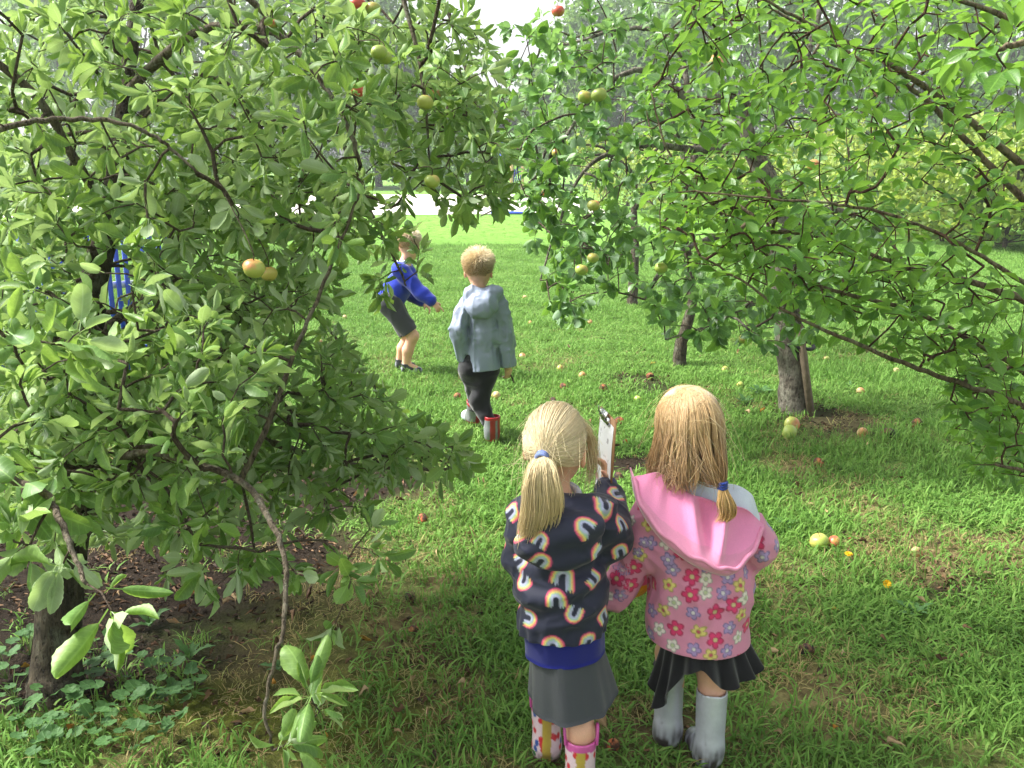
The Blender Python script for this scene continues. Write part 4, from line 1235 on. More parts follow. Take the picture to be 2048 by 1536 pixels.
def boot(name, parent, ankle, toe, top, height, colf, sc=1.0, rim=None, shaft=.0375, mat=None, lift=0.0):
    """wellington boot: shaft, foot, sole; hollow at the top"""
    ankle = np.asarray(ankle, float); toe = unit(np.array([toe[0], toe[1], toe[2] if len(toe) > 2 else 0])); top = np.asarray(top, float)
    up = np.array([0, 0, 1.0]); ax = unit(top - ankle)
    lo = np.minimum(ankle, top) - .17 * sc; hi = np.maximum(ankle, top) + .17 * sc
    S = Sdf(lo, hi, .0042)
    hb = ankle - up * (.045 * sc)
    S.cap(ankle, top + ax * .03, shaft * sc, shaft * 1.12 * sc, .01)
    S.ell(hb + toe * .005 + up * .012, (.036 * sc, .036 * sc, .034 * sc), None, .02)
    S.cap(hb + toe * .01 + up * .012, hb + toe * .085 * sc + up * .006, .034 * sc, .031 * sc, .025)
    S.cap(ankle, hb + toe * .06 * sc + up * .02, shaft * .9 * sc, .026 * sc, .02)
    if abs(toe[2]) < .05: S.cut(hb - up * (.018 * sc), -up)
    S.cap(ankle + ax * .05, top + ax * .08, shaft * .84 * sc, shaft * 1.02 * sc, .004, sub=True)
    S.cut(top, ax)
    V, F = S.mesh(); V = relax(V, F, 1)
    return cmesh(name, V, F, colf(V, hb, ax, toe, top), mat or M['boot'], parent)
# ------------------------------------------------------------------ girl in the navy rainbow jacket
A3 = lambda *a: np.array(a, float)
def mixc(a, b, t_): return np.asarray(a) * (1 - t_) + np.asarray(b) * t_

def flyaways(rng, n, Hc, R, sc, rad, col, ln=(.04, .10)):
    q = unit(rng.normal(size=(n, 3)) + [0, -.35, .35]); s0 = Hc + (q * np.array(rad) + [0, -.006, .016]) @ R.T * sc
    out = q @ R.T
    tang = unit(np.cross(out, rng.normal(size=(n, 3))))
    tang[:, 2] -= .35
    L = rng.uniform(*ln, n)[:, None, None]; t_ = np.linspace(0, 1, 8)[None, :, None]
    P = s0[:, None] + tang[:, None] * L * t_ + out[:, None] * (L * (.35 * t_ - .25 * t_ * t_)) + np.array([0, 0, -1]) * L * .35 * t_ ** 2
    return P

def girl_rainbow():
    rng = np.random.default_rng(61)
    root = empty('person', (.13, 2.06, gz(.13, 2.06)), 'small child with blond ponytail in navy rainbow-print jacket and grey skirt, holding up a clipboard', 'person', 'children in the orchard')
    Hc = A3(.110, 2.125, .917); R = frame(-17, -3, 2)
    # body
    S = Sdf((-.12, 1.86, -.01), (.42, 2.45, 1.06), .005)
    head(S, Hc, R)
    S.cap(Hc + R @ A3(0, -.022, -.07), A3(.125, 2.10, .76), .034, .040, .02)
    S.cap(A3(.128, 2.10, .50), A3(.13, 2.10, .68), .085, .08, .03, (1, .75, 1)); S.cap(A3(.05, 2.10, .735), A3(.215, 2.10, .74), .035, .035, .04)
    hR = A3(.262, 2.305, .748); hL = A3(.10, 2.31, .63)
    S.cap(A3(.225, 2.10, .735), A3(.274, 2.115, .670), .036, .030, .02); S.cap(A3(.274, 2.115, .670), hR, .030, .021, .015)
    S.cap(A3(.050, 2.10, .73), A3(.035, 2.14, .60), .036, .030, .02); S.cap(A3(.035, 2.14, .60), hL, .030, .021, .015)
    hand(S, hR, A3(-.12, .25, .95), A3(-.9, -.25, 0), .75, .92, 1)
    hand(S, hL, A3(.5, .7, .15), A3(.3, .1, -.9), .6, .92, -1)
    for h_, k_, a_ in ((A3(.098, 2.085, .44), A3(.100, 2.150, .265), A3(.096, 2.135, .07)), (A3(.168, 2.075, .44), A3(.176, 2.045, .265), A3(.176, 1.985, .07))):
        S.cap(h_, k_, .046, .040, .03); S.cap(k_, k_ * .55 + a_ * .45 + A3(0, -.006, 0), .038, .036, .02); S.cap(k_ * .55 + a_ * .45 + A3(0, -.006, 0), a_ + A3(0, 0, .03), .035, .022, .02); S.cap(a_, a_ + A3(0, .08, -.04), .024, .02, .02)
    V, F = S.mesh(); V = relax(V, F, 1)
    cmesh('body', V, F, skin_col(V, Hc, R), M['skin'], root)
    # jacket
    S = Sdf((-.10, 1.90, .40), (.40, 2.38, .86), .0033)
    S.cap(A3(.128, 2.080, .40), A3(.130, 2.090, .56), .114, .112, .03, (1, .86, 1)); S.cap(A3(.130, 2.09, .56), A3(.134, 2.095, .68), .110, .098, .03, (1, .86, 1))
    S.cap(A3(.050, 2.095, .735), A3(.205, 2.095, .742), .048, .050, .05)
    S.cap(A3(.212, 2.095, .735), A3(.252, 2.118, .672), .056, .052, .03); S.cap(A3(.252, 2.118, .672), hR * .80 + A3(.252, 2.118, .672) * .20, .055, .040, .012)
    S.cap(A3(.050, 2.095, .728), A3(.036, 2.14, .605), .056, .052, .03); S.cap(A3(.034, 2.14, .605), hL * .82 + A3(.034, 2.14, .605) * .18, .054, .042, .015)
    S.cap(A3(.062, 2.055, .775), A3(.20, 2.055, .785), .034, .034, .02)                     # collar of the folded hood
    S.ell(A3(.115, 2.005, .715), (.105, .045, .062), frame(0, -12, -6), .010); S.ell(A3(.12, 2.01, .755), (.10, .055, .04), None, .02)
    S.ell(A3(.122, 2.118, .86), (.046, .050, .075), None, .01, True)
    w1 = wrinkle(5, .011, 11, (.55, .8, 1.5)); w2 = wrinkle(9, .005, 24, (.9, 1, 1.3))
    def diag(P): return -.006 * np.sin((P[:, 2] * 1.0 - .35 * (P[:, 0] - .1)) * 78 + 2.2 * vnoise(P, 9, 4)) * vnoise(P, 7, 8)
    S.folds(lambda P: (w1(P) + w2(P) + diag(P)) * sstep(.435, .50, P[:, 2]) + .003 * np.sin(np.arctan2(P[:, 1] - 2.08, P[:, 0] - .128) * 16) * sstep(.50, .44, P[:, 2]))
    S.cut(A3(.13, 2.0, .438), A3(.02, -.06, -1))
    V, F = S.mesh(); V = relax(V, F, 1, .4)
    pr = Print(V, F, rgb('#20233a'))
    for a in [(1126, 1150, 5, .034), (1112, 1197, 3, .031), (1060, 1237, 95, .029), (1147, 1231, 200, .027), (1106, 1289, 0, .034), (1179, 1281, 8, .028), (1045, 1164, 235, .029), (1044, 1120, 80, .028),
              (1084, 1120, 25, .030), (1192, 1164, 125, .028), (1207, 1227, -45, .028), (1034, 1262, 65, .030), (1021, 1202, 80, .024),
              (1213, 1017, 190, .036), (1167, 1049, -50, .030), (1242, 1042, 0, .028), (1040, 1068, 190, .034), (1026, 1020, 60, .028), (1082, 1078, 30, .024), (1240, 1100, -20, .026)]:
        pr.at_px(a[0], a[1], a[2], a[3] * .88, rainbow)
    pr.fill(rng, 36, .078, .027, [rainbow])
    jk = cmesh('jacket', V, F, pr.col, M['print'], root); jk['label'] = 'navy jacket printed with small rainbows'
    # royal blue sweatshirt showing below the jacket and at the cuffs
    an = np.linspace(0, 2 * math.pi, 72, endpoint=False); rings = []
    for k in range(8):
        f = k / 7; z = .47 - f * .098; rx = .105 - .001 * f; ry = .090 - .001 * f
        wob = .0025 * np.sin(an * 9 + k * .3) * (1 - f * .6)
        rings.append(np.stack([.132 + .006 * f + (rx + wob) * np.cos(an), 2.082 + (ry + wob) * np.sin(an), z + .006 * np.cos(an)], 1))
    V, F = loft(rings)
    sw = cmesh('sweatshirt', V, F, rgb('#141c72'), M['knit'], root)
    for w_, e_ in ((hR, A3(.252, 2.118, .672)), (hL, A3(.034, 2.14, .605))):
        sp = Soup(); d = unit(w_ - e_); sp.tube([w_ - d * .04, w_ - d * .02, w_ + d * .006, w_ + d * .008], [.031, .031, .029, .02], 14)
        V = np.vstack(sp.V); cmesh('cuff', V, np.vstack(sp.Q), rgb('#141c72'), M['knit'], sw)
    # shirt collar
    sp = Soup(); an2 = np.linspace(0, 6.283, 29)
    sp.tube(np.stack([.124 + .044 * np.cos(an2), 2.112 + .046 * np.sin(an2), .795 + .012 * np.sin(an2)], 1), .011, 8, cap=False)
    cmesh('shirt_collar', np.vstack(sp.V), np.vstack(sp.Q), rgb('#c9cfe0'), M['knit'], root)
    # skirt
    rings = []
    for k in range(16):
        f = k / 15; z = .45 - .215 * f
        rx = .084 + .031 * f; ry = .074 + .040 * f; cx = .134 + .024 * f
        a = an; lob = .007 * f * np.sin(3 * a + .6) + .005 * f * np.sin(7 * a + 1) + .002 * f * np.sin(13 * a)
        zz = z - .012 * f * np.cos(a + 2.2) + .004 * f * np.sin(3 * a)
        rings.append(np.stack([cx + (rx + lob) * np.cos(a), 2.085 + (ry + lob) * np.sin(a), zz], 1))
    V, F = loft(rings)
    cmesh('skirt', V, F, rgb('#44474c'), M['knit'], root)
    # boots
    def cherry(V, hb, ax, toe, top):
        q = V - hb; h = q @ A3(0, 0, 1); c = np.tile(np.asarray(rgb('#dcc4cc')), (len(V), 1))
        s_ = np.cross(toe, A3(0, 0, 1)); x = q @ s_; y = q @ toe
        r2 = np.random.default_rng(3)
        for _ in range(46):
            az = r2.uniform(0, 6.28); hh = r2.uniform(.0, .19)
            cc = [rgb('#c8323c'), rgb('#35549a'), rgb('#c8323c'), rgb('#3f8a55')][r2.integers(4)]
            du = (np.arctan2(y, x) - az + math.pi) % (2 * math.pi) - math.pi
            d = np.hypot(du * .040, (h - hh) * .75); m = sstep(.0085, .006, d); c = c * (1 - m[:, None]) + np.asarray(cc) * m[:, None]
        back = (y < -.012) & (np.abs(x) < .011); c[back] = rgb('#b7a04a')
        tp = (V - top) @ ax > -.022; c[tp] = rgb('#c65a9c')
        lo_ = h < .004; c[lo_] = rgb('#7a3452')
        mud = np.clip(1.3 - h / .028, 0, 1) * vnoise(V, 70, 2); c = c * (1 - mud[:, None]) + np.asarray(rgb('#3a2a24')) * mud[:, None]
        return c
    for a_, tp in ((A3(.096, 2.135, .066), A3(.092, 2.142, .185)), (A3(.176, 1.985, .066), A3(.177, 1.998, .172))):
        b = boot('boot', root, a_, (.05, 1, 0), tp, .18, cherry)
        for s_ in (-1, 1):
            sp = Soup(); c0 = tp + A3(s_ * .040, 0, -.006)
            u = np.linspace(0, math.pi, 12)
            sp.tube(np.stack([c0[0] + 0 * u + s_ * .003 * np.sin(u), c0[1] + .020 * np.cos(u), c0[2] + .046 * np.sin(u)], 1), .0042, 6)
            cmesh('handle', np.vstack(sp.V), np.vstack(sp.Q), rgb('#b84f92'), M['boot'], b)
    # hair
    rad = (.077, .094, .095)
    def keep(q): return (q[2] > .12 + .38 * max(0, q[1])) or (q[1] < .05 and q[2] > -.45) or (q[1] < .35 and q[2] > .0 and abs(q[0]) < .99 and q[2] > .25)
    hr = scalp('hair', Hc, R, 1.0, rad, keep, np.asarray(rgb('#cdb386')), root)
    tie = Hc + R @ A3(-.006, -.104, .006)
    n = 2800; m = 9
    q = unit(rng.normal(size=(12000, 3))); q = q[[keep(v) for v in q]][:n]; n = len(q)
    qt = unit(A3(-.06, -1, -.06)); t_ = np.linspace(0, 1, m)
    om = np.arccos(np.clip(q @ qt, -1, 1))[:, None]
    lift = rng.uniform(0, 1, (n, 1))
    D_ = (np.sin((1 - t_) * om) * 1)[..., None] * q[:, None] + np.sin(t_ * om)[..., None] * qt
    D_ = D_ / np.maximum(np.sin(om), .05)[..., None]; D_ = unit(D_)
    rr = 1.0 + .055 * lift * np.sin(np.pi * np.clip(t_ * 1.05, 0, 1))[None] * (om / 1.6) + .012
    loc = D_ * rr[..., None] * np.array(rad) + [0, -.006, .016]
    P = Hc + loc @ R.T
    wgt = sstep(.82, 1.0, t_)[None, :, None]; P = P * (1 - wgt) + (tie + (P[:, -1:] - tie) * .35) * wgt
    P += rng.normal(0, .0010, (n, 1, 3)) + .0006 * np.sin(t_ * 9 + rng.uniform(0, 6, (n, 1)))[..., None] * rng.normal(0, 1, (n, 1, 3))
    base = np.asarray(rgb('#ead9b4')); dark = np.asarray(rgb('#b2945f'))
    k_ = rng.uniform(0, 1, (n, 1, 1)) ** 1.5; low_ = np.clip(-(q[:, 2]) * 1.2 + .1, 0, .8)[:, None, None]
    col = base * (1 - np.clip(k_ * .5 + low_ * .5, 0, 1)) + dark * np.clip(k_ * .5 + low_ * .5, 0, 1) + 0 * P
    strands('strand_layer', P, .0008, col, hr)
    # ponytail
    n = 2100; m = 11; t_ = np.linspace(0, 1, m)
    cps = smooth_path([tie + A3(0, .008, .002), tie + A3(-.002, -.022, -.006), tie + A3(-.004, -.038, -.05), tie + A3(-.002, -.045, -.11), tie + A3(-.012, -.040, -.17), tie + A3(-.026, -.036, -.222)], 8)
    u = rng.normal(0, .5, n).clip(-1, 1); v = rng.normal(0, .5, n).clip(-1, 1); ln = rng.uniform(.62, 1.0, n) - .16 * (u > .1) * rng.uniform(0, 1, n)
    ti = t_[None] * ln[:, None]
    cen = np.stack([np.interp(ti, np.linspace(0, 1, len(cps)), cps[:, k]) for k in range(3)], -1)
    wx = np.interp(ti, [0, .08, .25, .5, .75, 1], [.008, .009, .030, .044, .045, .034]); wy = np.interp(ti, [0, .08, .3, .7, 1], [.008, .009, .030, .026, .012])
    P = cen + np.stack([wx * u[:, None], wy * v[:, None], .004 * np.sin(ti * 8 + u[:, None] * 3)], -1)
    P += (rng.normal(0, .0055, (n, 1, 3)) * np.array([1, .6, 0])) * t_[None, :, None] ** 1.2 + .003 * np.sin(t_[None] * 7 + rng.uniform(0, 6.28, (n, 1)))[..., None] * np.array([1, .3, 0]) * t_[None, :, None]
    P[..., 2] -= .10 * 0
    k_ = rng.uniform(0, 1, (n, 1, 1)); tt = t_[None, :, None]
    lockv = (np.sin(u * 11) * .5 + .5)[:, None, None]
    col = np.asarray(rgb('#d2b883')) * (1 - .20 * k_ * (.4 + .6 * lockv)) + (np.asarray(rgb('#eddcb4')) - np.asarray(rgb('#d2b883'))) * (1 - tt) * .7 + 0 * P
    strands('ponytail', P, np.interp(t_, [0, .7, 1], [.0008, .0008, .0003]), col, hr)
    # loose hair beside the right cheek and flyaways
    n = 120; t_ = np.linspace(0, 1, 10)
    s0 = Hc + (unit(np.stack([rng.uniform(.55, .95, n), rng.uniform(.1, .8, n), rng.uniform(.2, .7, n)], 1)) * np.array(rad) * 1.03 + [0, -.006, .016]) @ R.T
    e0 = Hc + np.stack([rng.uniform(.075, .105, n), rng.uniform(.02, .06, n), rng.uniform(-.13, -.05, n)], 1)
    md = (s0 + e0) / 2 + A3(.024, 0, .02) + rng.normal(0, .014, (n, 3)); e0 = e0 + rng.normal(0, .012, (n, 3)); T_ = t_[None, :, None]
    P = (1 - T_) ** 2 * s0[:, None] + 2 * T_ * (1 - T_) * md[:, None] + T_ ** 2 * e0[:, None]
    strands('loose_hair', P, np.interp(t_, [0, 1], [.0009, .0004]), np.tile(rgb('#d9c397'), (n, 1)), hr)
    P = flyaways(rng, 170, Hc, R, 1.0, np.array(rad) * 1.03, None)
    strands('flyaway_hair', P, .0004, np.tile(rgb('#e2d2a8'), (len(P), 1)), hr)
    sp = Soup(); u = np.linspace(0, 6.283, 25); ax = unit(R @ A3(0, -1, -.35)); X_ = unit(np.cross(ax, A3(0, 0, 1))); Y_ = np.cross(ax, X_)
    for off in (-.006, .0, .006): sp.tube(tie + ax * (.010 + off) + .0125 * (np.cos(u)[:, None] * X_ + np.sin(u)[:, None] * Y_), .0042, 8, cap=False)
    cmesh('hair_tie', np.vstack(sp.V), np.vstack(sp.Q), rgb('#6f80b8'), M['knit'], root)
    return hR
HR1 = girl_rainbow()

# clipboard held up in the right hand
def clipboard():
    top = aty(1216, 838, 2.34); bot = aty(1205, 990, 2.335)
    up = unit(top - bot); n = unit(A3(-.985, -.14, .10)); n = unit(n - up * (n @ up)); wd = np.cross(up, n)
    Rm = np.stack([wd, n, up], 1); L = .235; W = .165
    cen = bot + up * (L / 2 + .0) + wd * 0
    root = empty('clipboard', cen - up * L / 2, 'wooden clipboard with white worksheet, held up beside the ponytailed child', 'clipboard')
    o = np.array(root.location)
    sp = Soup(); sp.box(cen, (W, .0045, L), Rm); child('board', sp.mesh('board', m_plain('hardboard', rgb('#a07a55'), .6, .3, .15, 60), o, False), root)
    sp = Soup(); pw, ph = W * .90, L * .90
    g = np.array([[x, .0034 + .001 * math.sin(z * 40), z] for z in np.linspace(-ph / 2, ph / 2, 8) for x in np.linspace(-pw / 2, pw / 2, 5)])
    V = g @ Rm.T + cen - up * .006
    i = np.arange(7)[:, None] * 5 + np.arange(4)[None]; Q = np.stack([i, i + 1, i + 6, i + 5], -1).reshape(-1, 4)
    sp.add(V, Q)
    t = NT('worksheet'); uvn = t.obj()
    tr = t.n('ShaderNodeVectorRotate')
    nz = t.noise(30, 2, .5, uvn)
    c = t.mix(t.mapr(nz, .62, .66, 0, .75), rgb('#e9e9ee'), rgb('#8f8a90'))
    c = t.mix(t.mapr(t.noise(14, 1, .5, uvn), .66, .70, 0, .8), c, rgb('#c24a58'))
    child('paper', sp.mesh('paper', t.done(t.bsdf(c, .8, .3)), o), root)
    sp = Soup(); k = cen + up * (L / 2 - .014) + n * .006
    sp.box(k, (.075, .010, .018), Rm); sp.box(k + up * .014 + n * .008, (.06, .003, .022), Rm @ frame(0, 25))
    for s_ in (-1, 1): sp.tube([k + wd * s_ * .02 + n * .006, k + wd * s_ * .022 + n * .016 + up * .018, k + wd * s_ * .010 + n * .020 + up * .034], .0016, 6)
    child('clip', sp.mesh('clip', m_plain('nickel', (.62, .62, .63), .25, .5, .05, Metallic=1.0), o, False), root)
clipboard()

# ------------------------------------------------------------------ girl in the pink flowered jacket
def girl_pink():
    rng = np.random.default_rng(71)
    root = empty('person', (.49, 2.18, gz(.49, 2.18)), 'small child with side-tied fair hair in pink flowered jacket, black skirt and silver boots', 'person', 'children in the orchard')
    Hc = A3(.462, 2.225, .935); R = frame(17, -6, -3)
    S = Sdf((.22, 1.98, -.01), (.76, 2.52, 1.07), .005)
    head(S, Hc, R, 1.0)
    S.cap(Hc + R @ A3(0, -.022, -.07), A3(.48, 2.20, .76), .035, .042, .02)
    S.cap(A3(.50, 2.19, .46), A3(.49, 2.20, .68), .085, .08, .03, (1, .75, 1)); S.cap(A3(.40, 2.20, .725), A3(.575, 2.20, .725), .036, .036, .04)
    hL = A3(.296, 2.212, .515); hR = A3(.60, 2.36, .575)
    S.cap(A3(.385, 2.20, .72), A3(.335, 2.20, .60), .036, .030, .02); S.cap(A3(.335, 2.20, .60), hL, .030, .021, .015)
    S.cap(A3(.59, 2.20, .72), A3(.650, 2.20, .62), .036, .030, .02); S.cap(A3(.650, 2.20, .62), hR, .030, .021, .015)
    hand(S, hL, A3(.25, .25, -.9), A3(.8, .4, 0), .9, .9, -1); hand(S, hR, A3(-.45, .8, .1), A3(-.6, -.3, -.4), .7, .9, 1)
    for h_, k_, a_ in ((A3(.462, 2.19, .44), A3(.446, 2.24, .27), A3(.442, 2.205, .075)), (A3(.54, 2.18, .44), A3(.546, 2.165, .27), A3(.540, 2.115, .075))):
        S.cap(h_, k_, .046, .040, .03); S.cap(k_, k_ * .6 + a_ * .4 + A3(0, -.006, 0), .039, .036, .02); S.cap(k_ * .6 + a_ * .4 + A3(0, -.006, 0), a_ + A3(0, 0, .03), .035, .022, .02); S.cap(a_, a_ + A3(0, .08, -.04), .024, .02, .02)
    V, F = S.mesh(); V = relax(V, F, 1)
    cmesh('body', V, F, skin_col(V, Hc, R), M['skin'], root)
    # white shirt: shoulders and collar
    S = Sdf((.30, 2.05, .56), (.68, 2.34, .86), .0036)
    S.cap(A3(.495, 2.20, .58), A3(.49, 2.205, .70), .105, .098, .03, (1, .78, 1)); S.cap(A3(.405, 2.20, .735), A3(.580, 2.20, .728), .046, .050, .05)
    S.cap(A3(.585, 2.20, .725), A3(.640, 2.20, .64), .050, .048, .03); S.cap(A3(.40, 2.20, .725), A3(.35, 2.20, .63), .048, .045, .03)
    S.cap(A3(.482, 2.20, .74), A3(.478, 2.205, .805), .060, .050, .012); S.ell(A3(.476, 2.215, .84), (.042, .045, .06), None, .006, True)
    w1 = wrinkle(31, .006, 14, (1, 1, .7)); S.folds(w1)
    V, F = S.mesh(); cmesh('shirt', V, F, rgb('#cfd5e4'), M['knit'], root, 1)
    # jacket body and sleeves
    S = Sdf((.20, 2.00, .28), (.78, 2.46, .80), .0033)
    S.cap(A3(.510, 2.185, .29), A3(.506, 2.19, .50), .146, .128, .03, (1, .82, 1)); S.cap(A3(.506, 2.19, .50), A3(.500, 2.20, .655), .126, .108, .03, (1, .84, 1))
    eL = A3(.335, 2.20, .60); eR = A3(.652, 2.195, .622)
    S.cap(A3(.378, 2.19, .715), eL, .055, .058, .04); S.cap(eL, A3(.283, 2.205, .462), .057, .048, .015); S.cap(A3(.40, 2.185, .70), A3(.42, 2.17, .62), .06, .07, .04)
    S.cap(A3(.595, 2.195, .675), eR, .060, .058, .03); S.cap(eR, A3(.612, 2.33, .585), .056, .044, .015)
    S.ell(A3(.488, 2.215, .80), (.105, .078, .085), None, .02, True)
    w1 = wrinkle(15, .013, 10, (1.2, 1, .7)); w2 = wrinkle(19, .006, 22)
    S.folds(lambda P: (w1(P) + w2(P)) * sstep(.35, .44, P[:, 2]) + .003 * np.sin(34 * P[:, 0] + 3 * np.sin(9 * P[:, 2])) * sstep(.62, .40, P[:, 2]) * sstep(.33, .40, P[:, 2]))
    S.cut(A3(.51, 2.07, .350), A3(-.05, .06, -1))
    V, F = S.mesh(); V = relax(V, F, 1, .4)
    # hood hanging open down the back, plain fleece inside
    u = np.linspace(0, 1, 90)
    topc = smooth_path([aty(1268, 957, 2.165), aty(1318, 950, 2.155), aty(1372, 985, 2.13), aty(1430, 1008, 2.12), aty(1490, 1022, 2.13), aty(1527, 1052, 2.15)], 20)
    rimc = smooth_path([aty(1268, 957, 2.155), aty(1283, 1010, 2.085), aty(1325, 1066, 2.035), aty(1378, 1108, 2.01), aty(1428, 1132, 2.005), aty(1466, 1138, 2.015), aty(1500, 1110, 2.06), aty(1527, 1054, 2.14)], 20)
    rs = lambda c: np.stack([np.interp(u, np.linspace(0, 1, len(c)), c[:, k]) for k in range(3)], 1)
    tc, rc = rs(topc), rs(rimc); tc = tc + A3(0, 0, .004)
    vs = np.concatenate([np.linspace(0, 1, 50), 1 + np.linspace(.04, .55, 20)])
    H = np.zeros((len(vs), len(u), 3)); isfl = np.zeros((len(vs), len(u)))
    for a, v in enumerate(vs):
        if v <= 1:
            sag = np.sin(math.pi * v ** .8)
            P = tc * (1 - v) + rc * v
            P[:, 1] += .034 * sag * np.sin(math.pi * u) - (.046 * np.exp(-((u - .44 - .06 * v) / .045) ** 2) + .052 * np.exp(-((u - .66 + .06 * v) / .04) ** 2) + .012 * np.exp(-((u - .25) / .04) ** 2) - .008 * np.sin(u * 23 + 2)) * sag * np.sin(math.pi * u) ** .5
            H[a] = P; isfl[a] = v < .80 + .03 * np.sin(u * 9) + .1 * (u < .12)
        else:
            w_ = (v - 1) / .55
            P = rc + np.stack([0 * u, 0 * u + .085 * w_ ** 1.3 - .014 * np.sin(math.pi * min(1, w_ * 1.3)), -.040 * np.sin(math.pi * w_ * .55) * np.sin(math.pi * u) ** .5], 1)
            H[a] = P
    m_, n_ = H.shape[:2]
    Vh = H.reshape(-1, 3); i = np.arange(m_ - 1)[:, None] * n_ + np.arange(n_ - 1)[None]
    Fh = np.stack([i, i + 1, i + n_ + 1, i + n_], -1).reshape(-1, 4)
    nV = len(V)
    if ((vnormals(Vh, Fh) * (Vh - CAMP)).sum(1)[:90 * 50]).mean() > 0: Fh = Fh[:, ::-1].copy()
    PK = np.asarray(rgb('#d287a6'))
    pr = Print(np.vstack([V, Vh]), np.vstack([F, Fh]), PK)
    Z5 = lambda X, Y: (1200 + X / 4.267, 1040 + Y / 4.267)
    LAY = {'r': [(785, 485), (770, 640), (980, 785), (645, 925), (985, 1025), (1140, 725), (1330, 190), (265, 555), (290, 405), (700, 270), (1255, 890), (410, 560), (1300, 30), (1250, 210), (140, 500)],
           'w': [(565, 195), (900, 620), (630, 705), (505, 930), (620, 1070), (905, 505), (810, 330), (1180, 1000), (1250, 660)],
           'y': [(585, 555), (840, 955), (945, 1155), (1200, 560), (340, 300), (415, 40), (1215, 810), (1190, 330), (540, 770), (365, 900), (500, 1110), (1180, 1160)],
           'l': [(580, 340), (620, 425), (1050, 625), (795, 795), (1105, 920), (800, 1105), (1085, 1115), (1090, 490), (440, 770), (430, 965), (1385, 320), (175, 645), (425, 195), (915, 390), (195, 425)]}
    for k, lst in LAY.items():
        for (a, b) in lst: pr.at_px(*Z5(a, b), rng.uniform(0, 72), .0255 if k == 'r' else .0215, FL[k])
    for k, (a, b) in zip('yrlwrl', [(1285, 985), (1283, 1013), (1288, 1085), (1262, 1040), (1250, 1080), (1275, 1105)]): pr.at_px(a, b, 10, .016, FL[k])
    pr.fill(rng, 80, .042, .021, list(FL.values()))
    pr.col *= (0.95 + .1 * vnoise(pr.V, 40, 2))[:, None]
    jk = cmesh('jacket', V, F, pr.col[:nV], M['print'], root); jk['label'] = 'pink jacket printed with red, white, yellow and lilac flowers'
    fc = np.where(isfl.reshape(-1, 1) > .5, np.asarray(rgb('#e08ab2')), pr.col[nV:])
    me = fastmesh('hood', Vh - np.array(root.location), Fh, M['fleece'], cols={'col': fc})
    hd = child('hood', me, root); hd['label'] = 'pink fleece-lined hood hanging open'
    sm = hd.modifiers.new('thickness', 'SOLIDIFY'); sm.thickness = .003
    sp = Soup(); sp.tube(rc[::2] + A3(0, -.001, 0) + .003 * np.sin(np.arange(45)[:, None] * .9) * A3(0, 1, 1), .0062, 8)
    cmesh('hood_hem', np.vstack(sp.V), np.vstack(sp.Q), PK * (.9 + .3 * vnoise(np.vstack(sp.V), 60, 3))[:, None], M['print'], hd)
    # skirt with scalloped hem
    an = np.linspace(0, 2 * math.pi, 200, endpoint=False); rings = []
    hem_a = np.radians([170, 190, 205, 222, 240, 256, 268, 280, 292, 303, 316, 328, 341, 360, 400, 450, 490, 530])
    hem_z = np.array([.20, .155, .16, .25, .318, .318, .305, .245, .29, .262, .30, .258, .30, .27, .25, .24, .25, .20])
    hz = np.interp(an, hem_a % (2 * math.pi), hem_z, period=2 * math.pi)
    hz = np.convolve(np.concatenate([hz[-4:], hz, hz[:4]]), np.ones(9) / 9, 'valid')
    for k in range(26):
        f = k / 25
        fl = .013 * f ** 1.7 * np.sin(an * 15 + .8)
        rx = .098 + .046 * f ** 1.3 + fl; ry = .078 + .048 * f ** 1.3 + fl
        zt = .42; z = zt + (hz - zt) * f
        rings.append(np.stack([.522 + .012 * f + rx * np.cos(an), 2.185 + ry * np.sin(an), z], 1))
    V, F = loft(rings)
    cmesh('skirt', V, F, rgb('#1d1d20'), M['knit'], root)
    # boots
    def silver(V, hb, ax, toe, top):
        q = V - hb; h = q @ A3(0, 0, 1)
        c = np.tile(np.asarray(rgb('#bfc2cc')), (len(V), 1)) * (.9 + .2 * vnoise(V, 30, 4))[:, None]
        mud = np.clip(1.25 - h / .055, 0, 1) * np.clip(vnoise(V * A3(1, 1, .25), 120, 6) * 1.9 - .25, 0, 1) + np.clip(vnoise(V * A3(1, 1, .4), 90, 7) - .82, 0, 1) * 3
        mud = np.clip(mud, 0, .95)
        return c * (1 - mud[:, None]) + np.asarray(rgb('#3c2f30')) * mud[:, None]
    M['silver'] = m_col('silver rubber', .3, .6, .03, 90, Metallic=.25)
    for a_, tp, tw in ((A3(.442, 2.205, .066), A3(.441, 2.222, .225), (.12, 1)), (A3(.540, 2.115, .066), A3(.543, 2.135, .222), (-.22, 1))):
        boot('boot', root, a_, tw, tp, .22, silver, 1.03, mat=M['silver'])
    # hair
    rad = (.079, .097, .098)
    def keep(q): return (q[2] > .12 + .42 * max(0, q[1])) or (q[1] < .12 and q[2] > -.6)
    hr = scalp('hair', Hc, R, 1.0, rad, keep, np.asarray(rgb('#ab8a5a')), root)
    tie = aty(1443, 968, 2.095)
    n = 3600; ng_ = 150; gi_ = rng.integers(0, ng_, n)       # strands gathered into locks
    az = np.sort(rng.uniform(-math.pi, math.pi, ng_))[gi_] + rng.normal(0, .035, n)     # azimuth around the head; 0 = back, + = right
    gj = lambda lo_, hi_, k_=.25: rng.uniform(lo_, hi_, ng_)[gi_] + rng.normal(0, (hi_ - lo_) * k_ * .4, n)
    st = np.stack([.10 * np.sin(az) + gj(-.07, .07), gj(-.27, .22) - .18 * np.cos(az), np.ones(n)], 1); st = unit(st)
    low = gj(-.35, -.05)
    en = unit(np.stack([np.sin(az), -np.cos(az) * 1.0, low], 1))
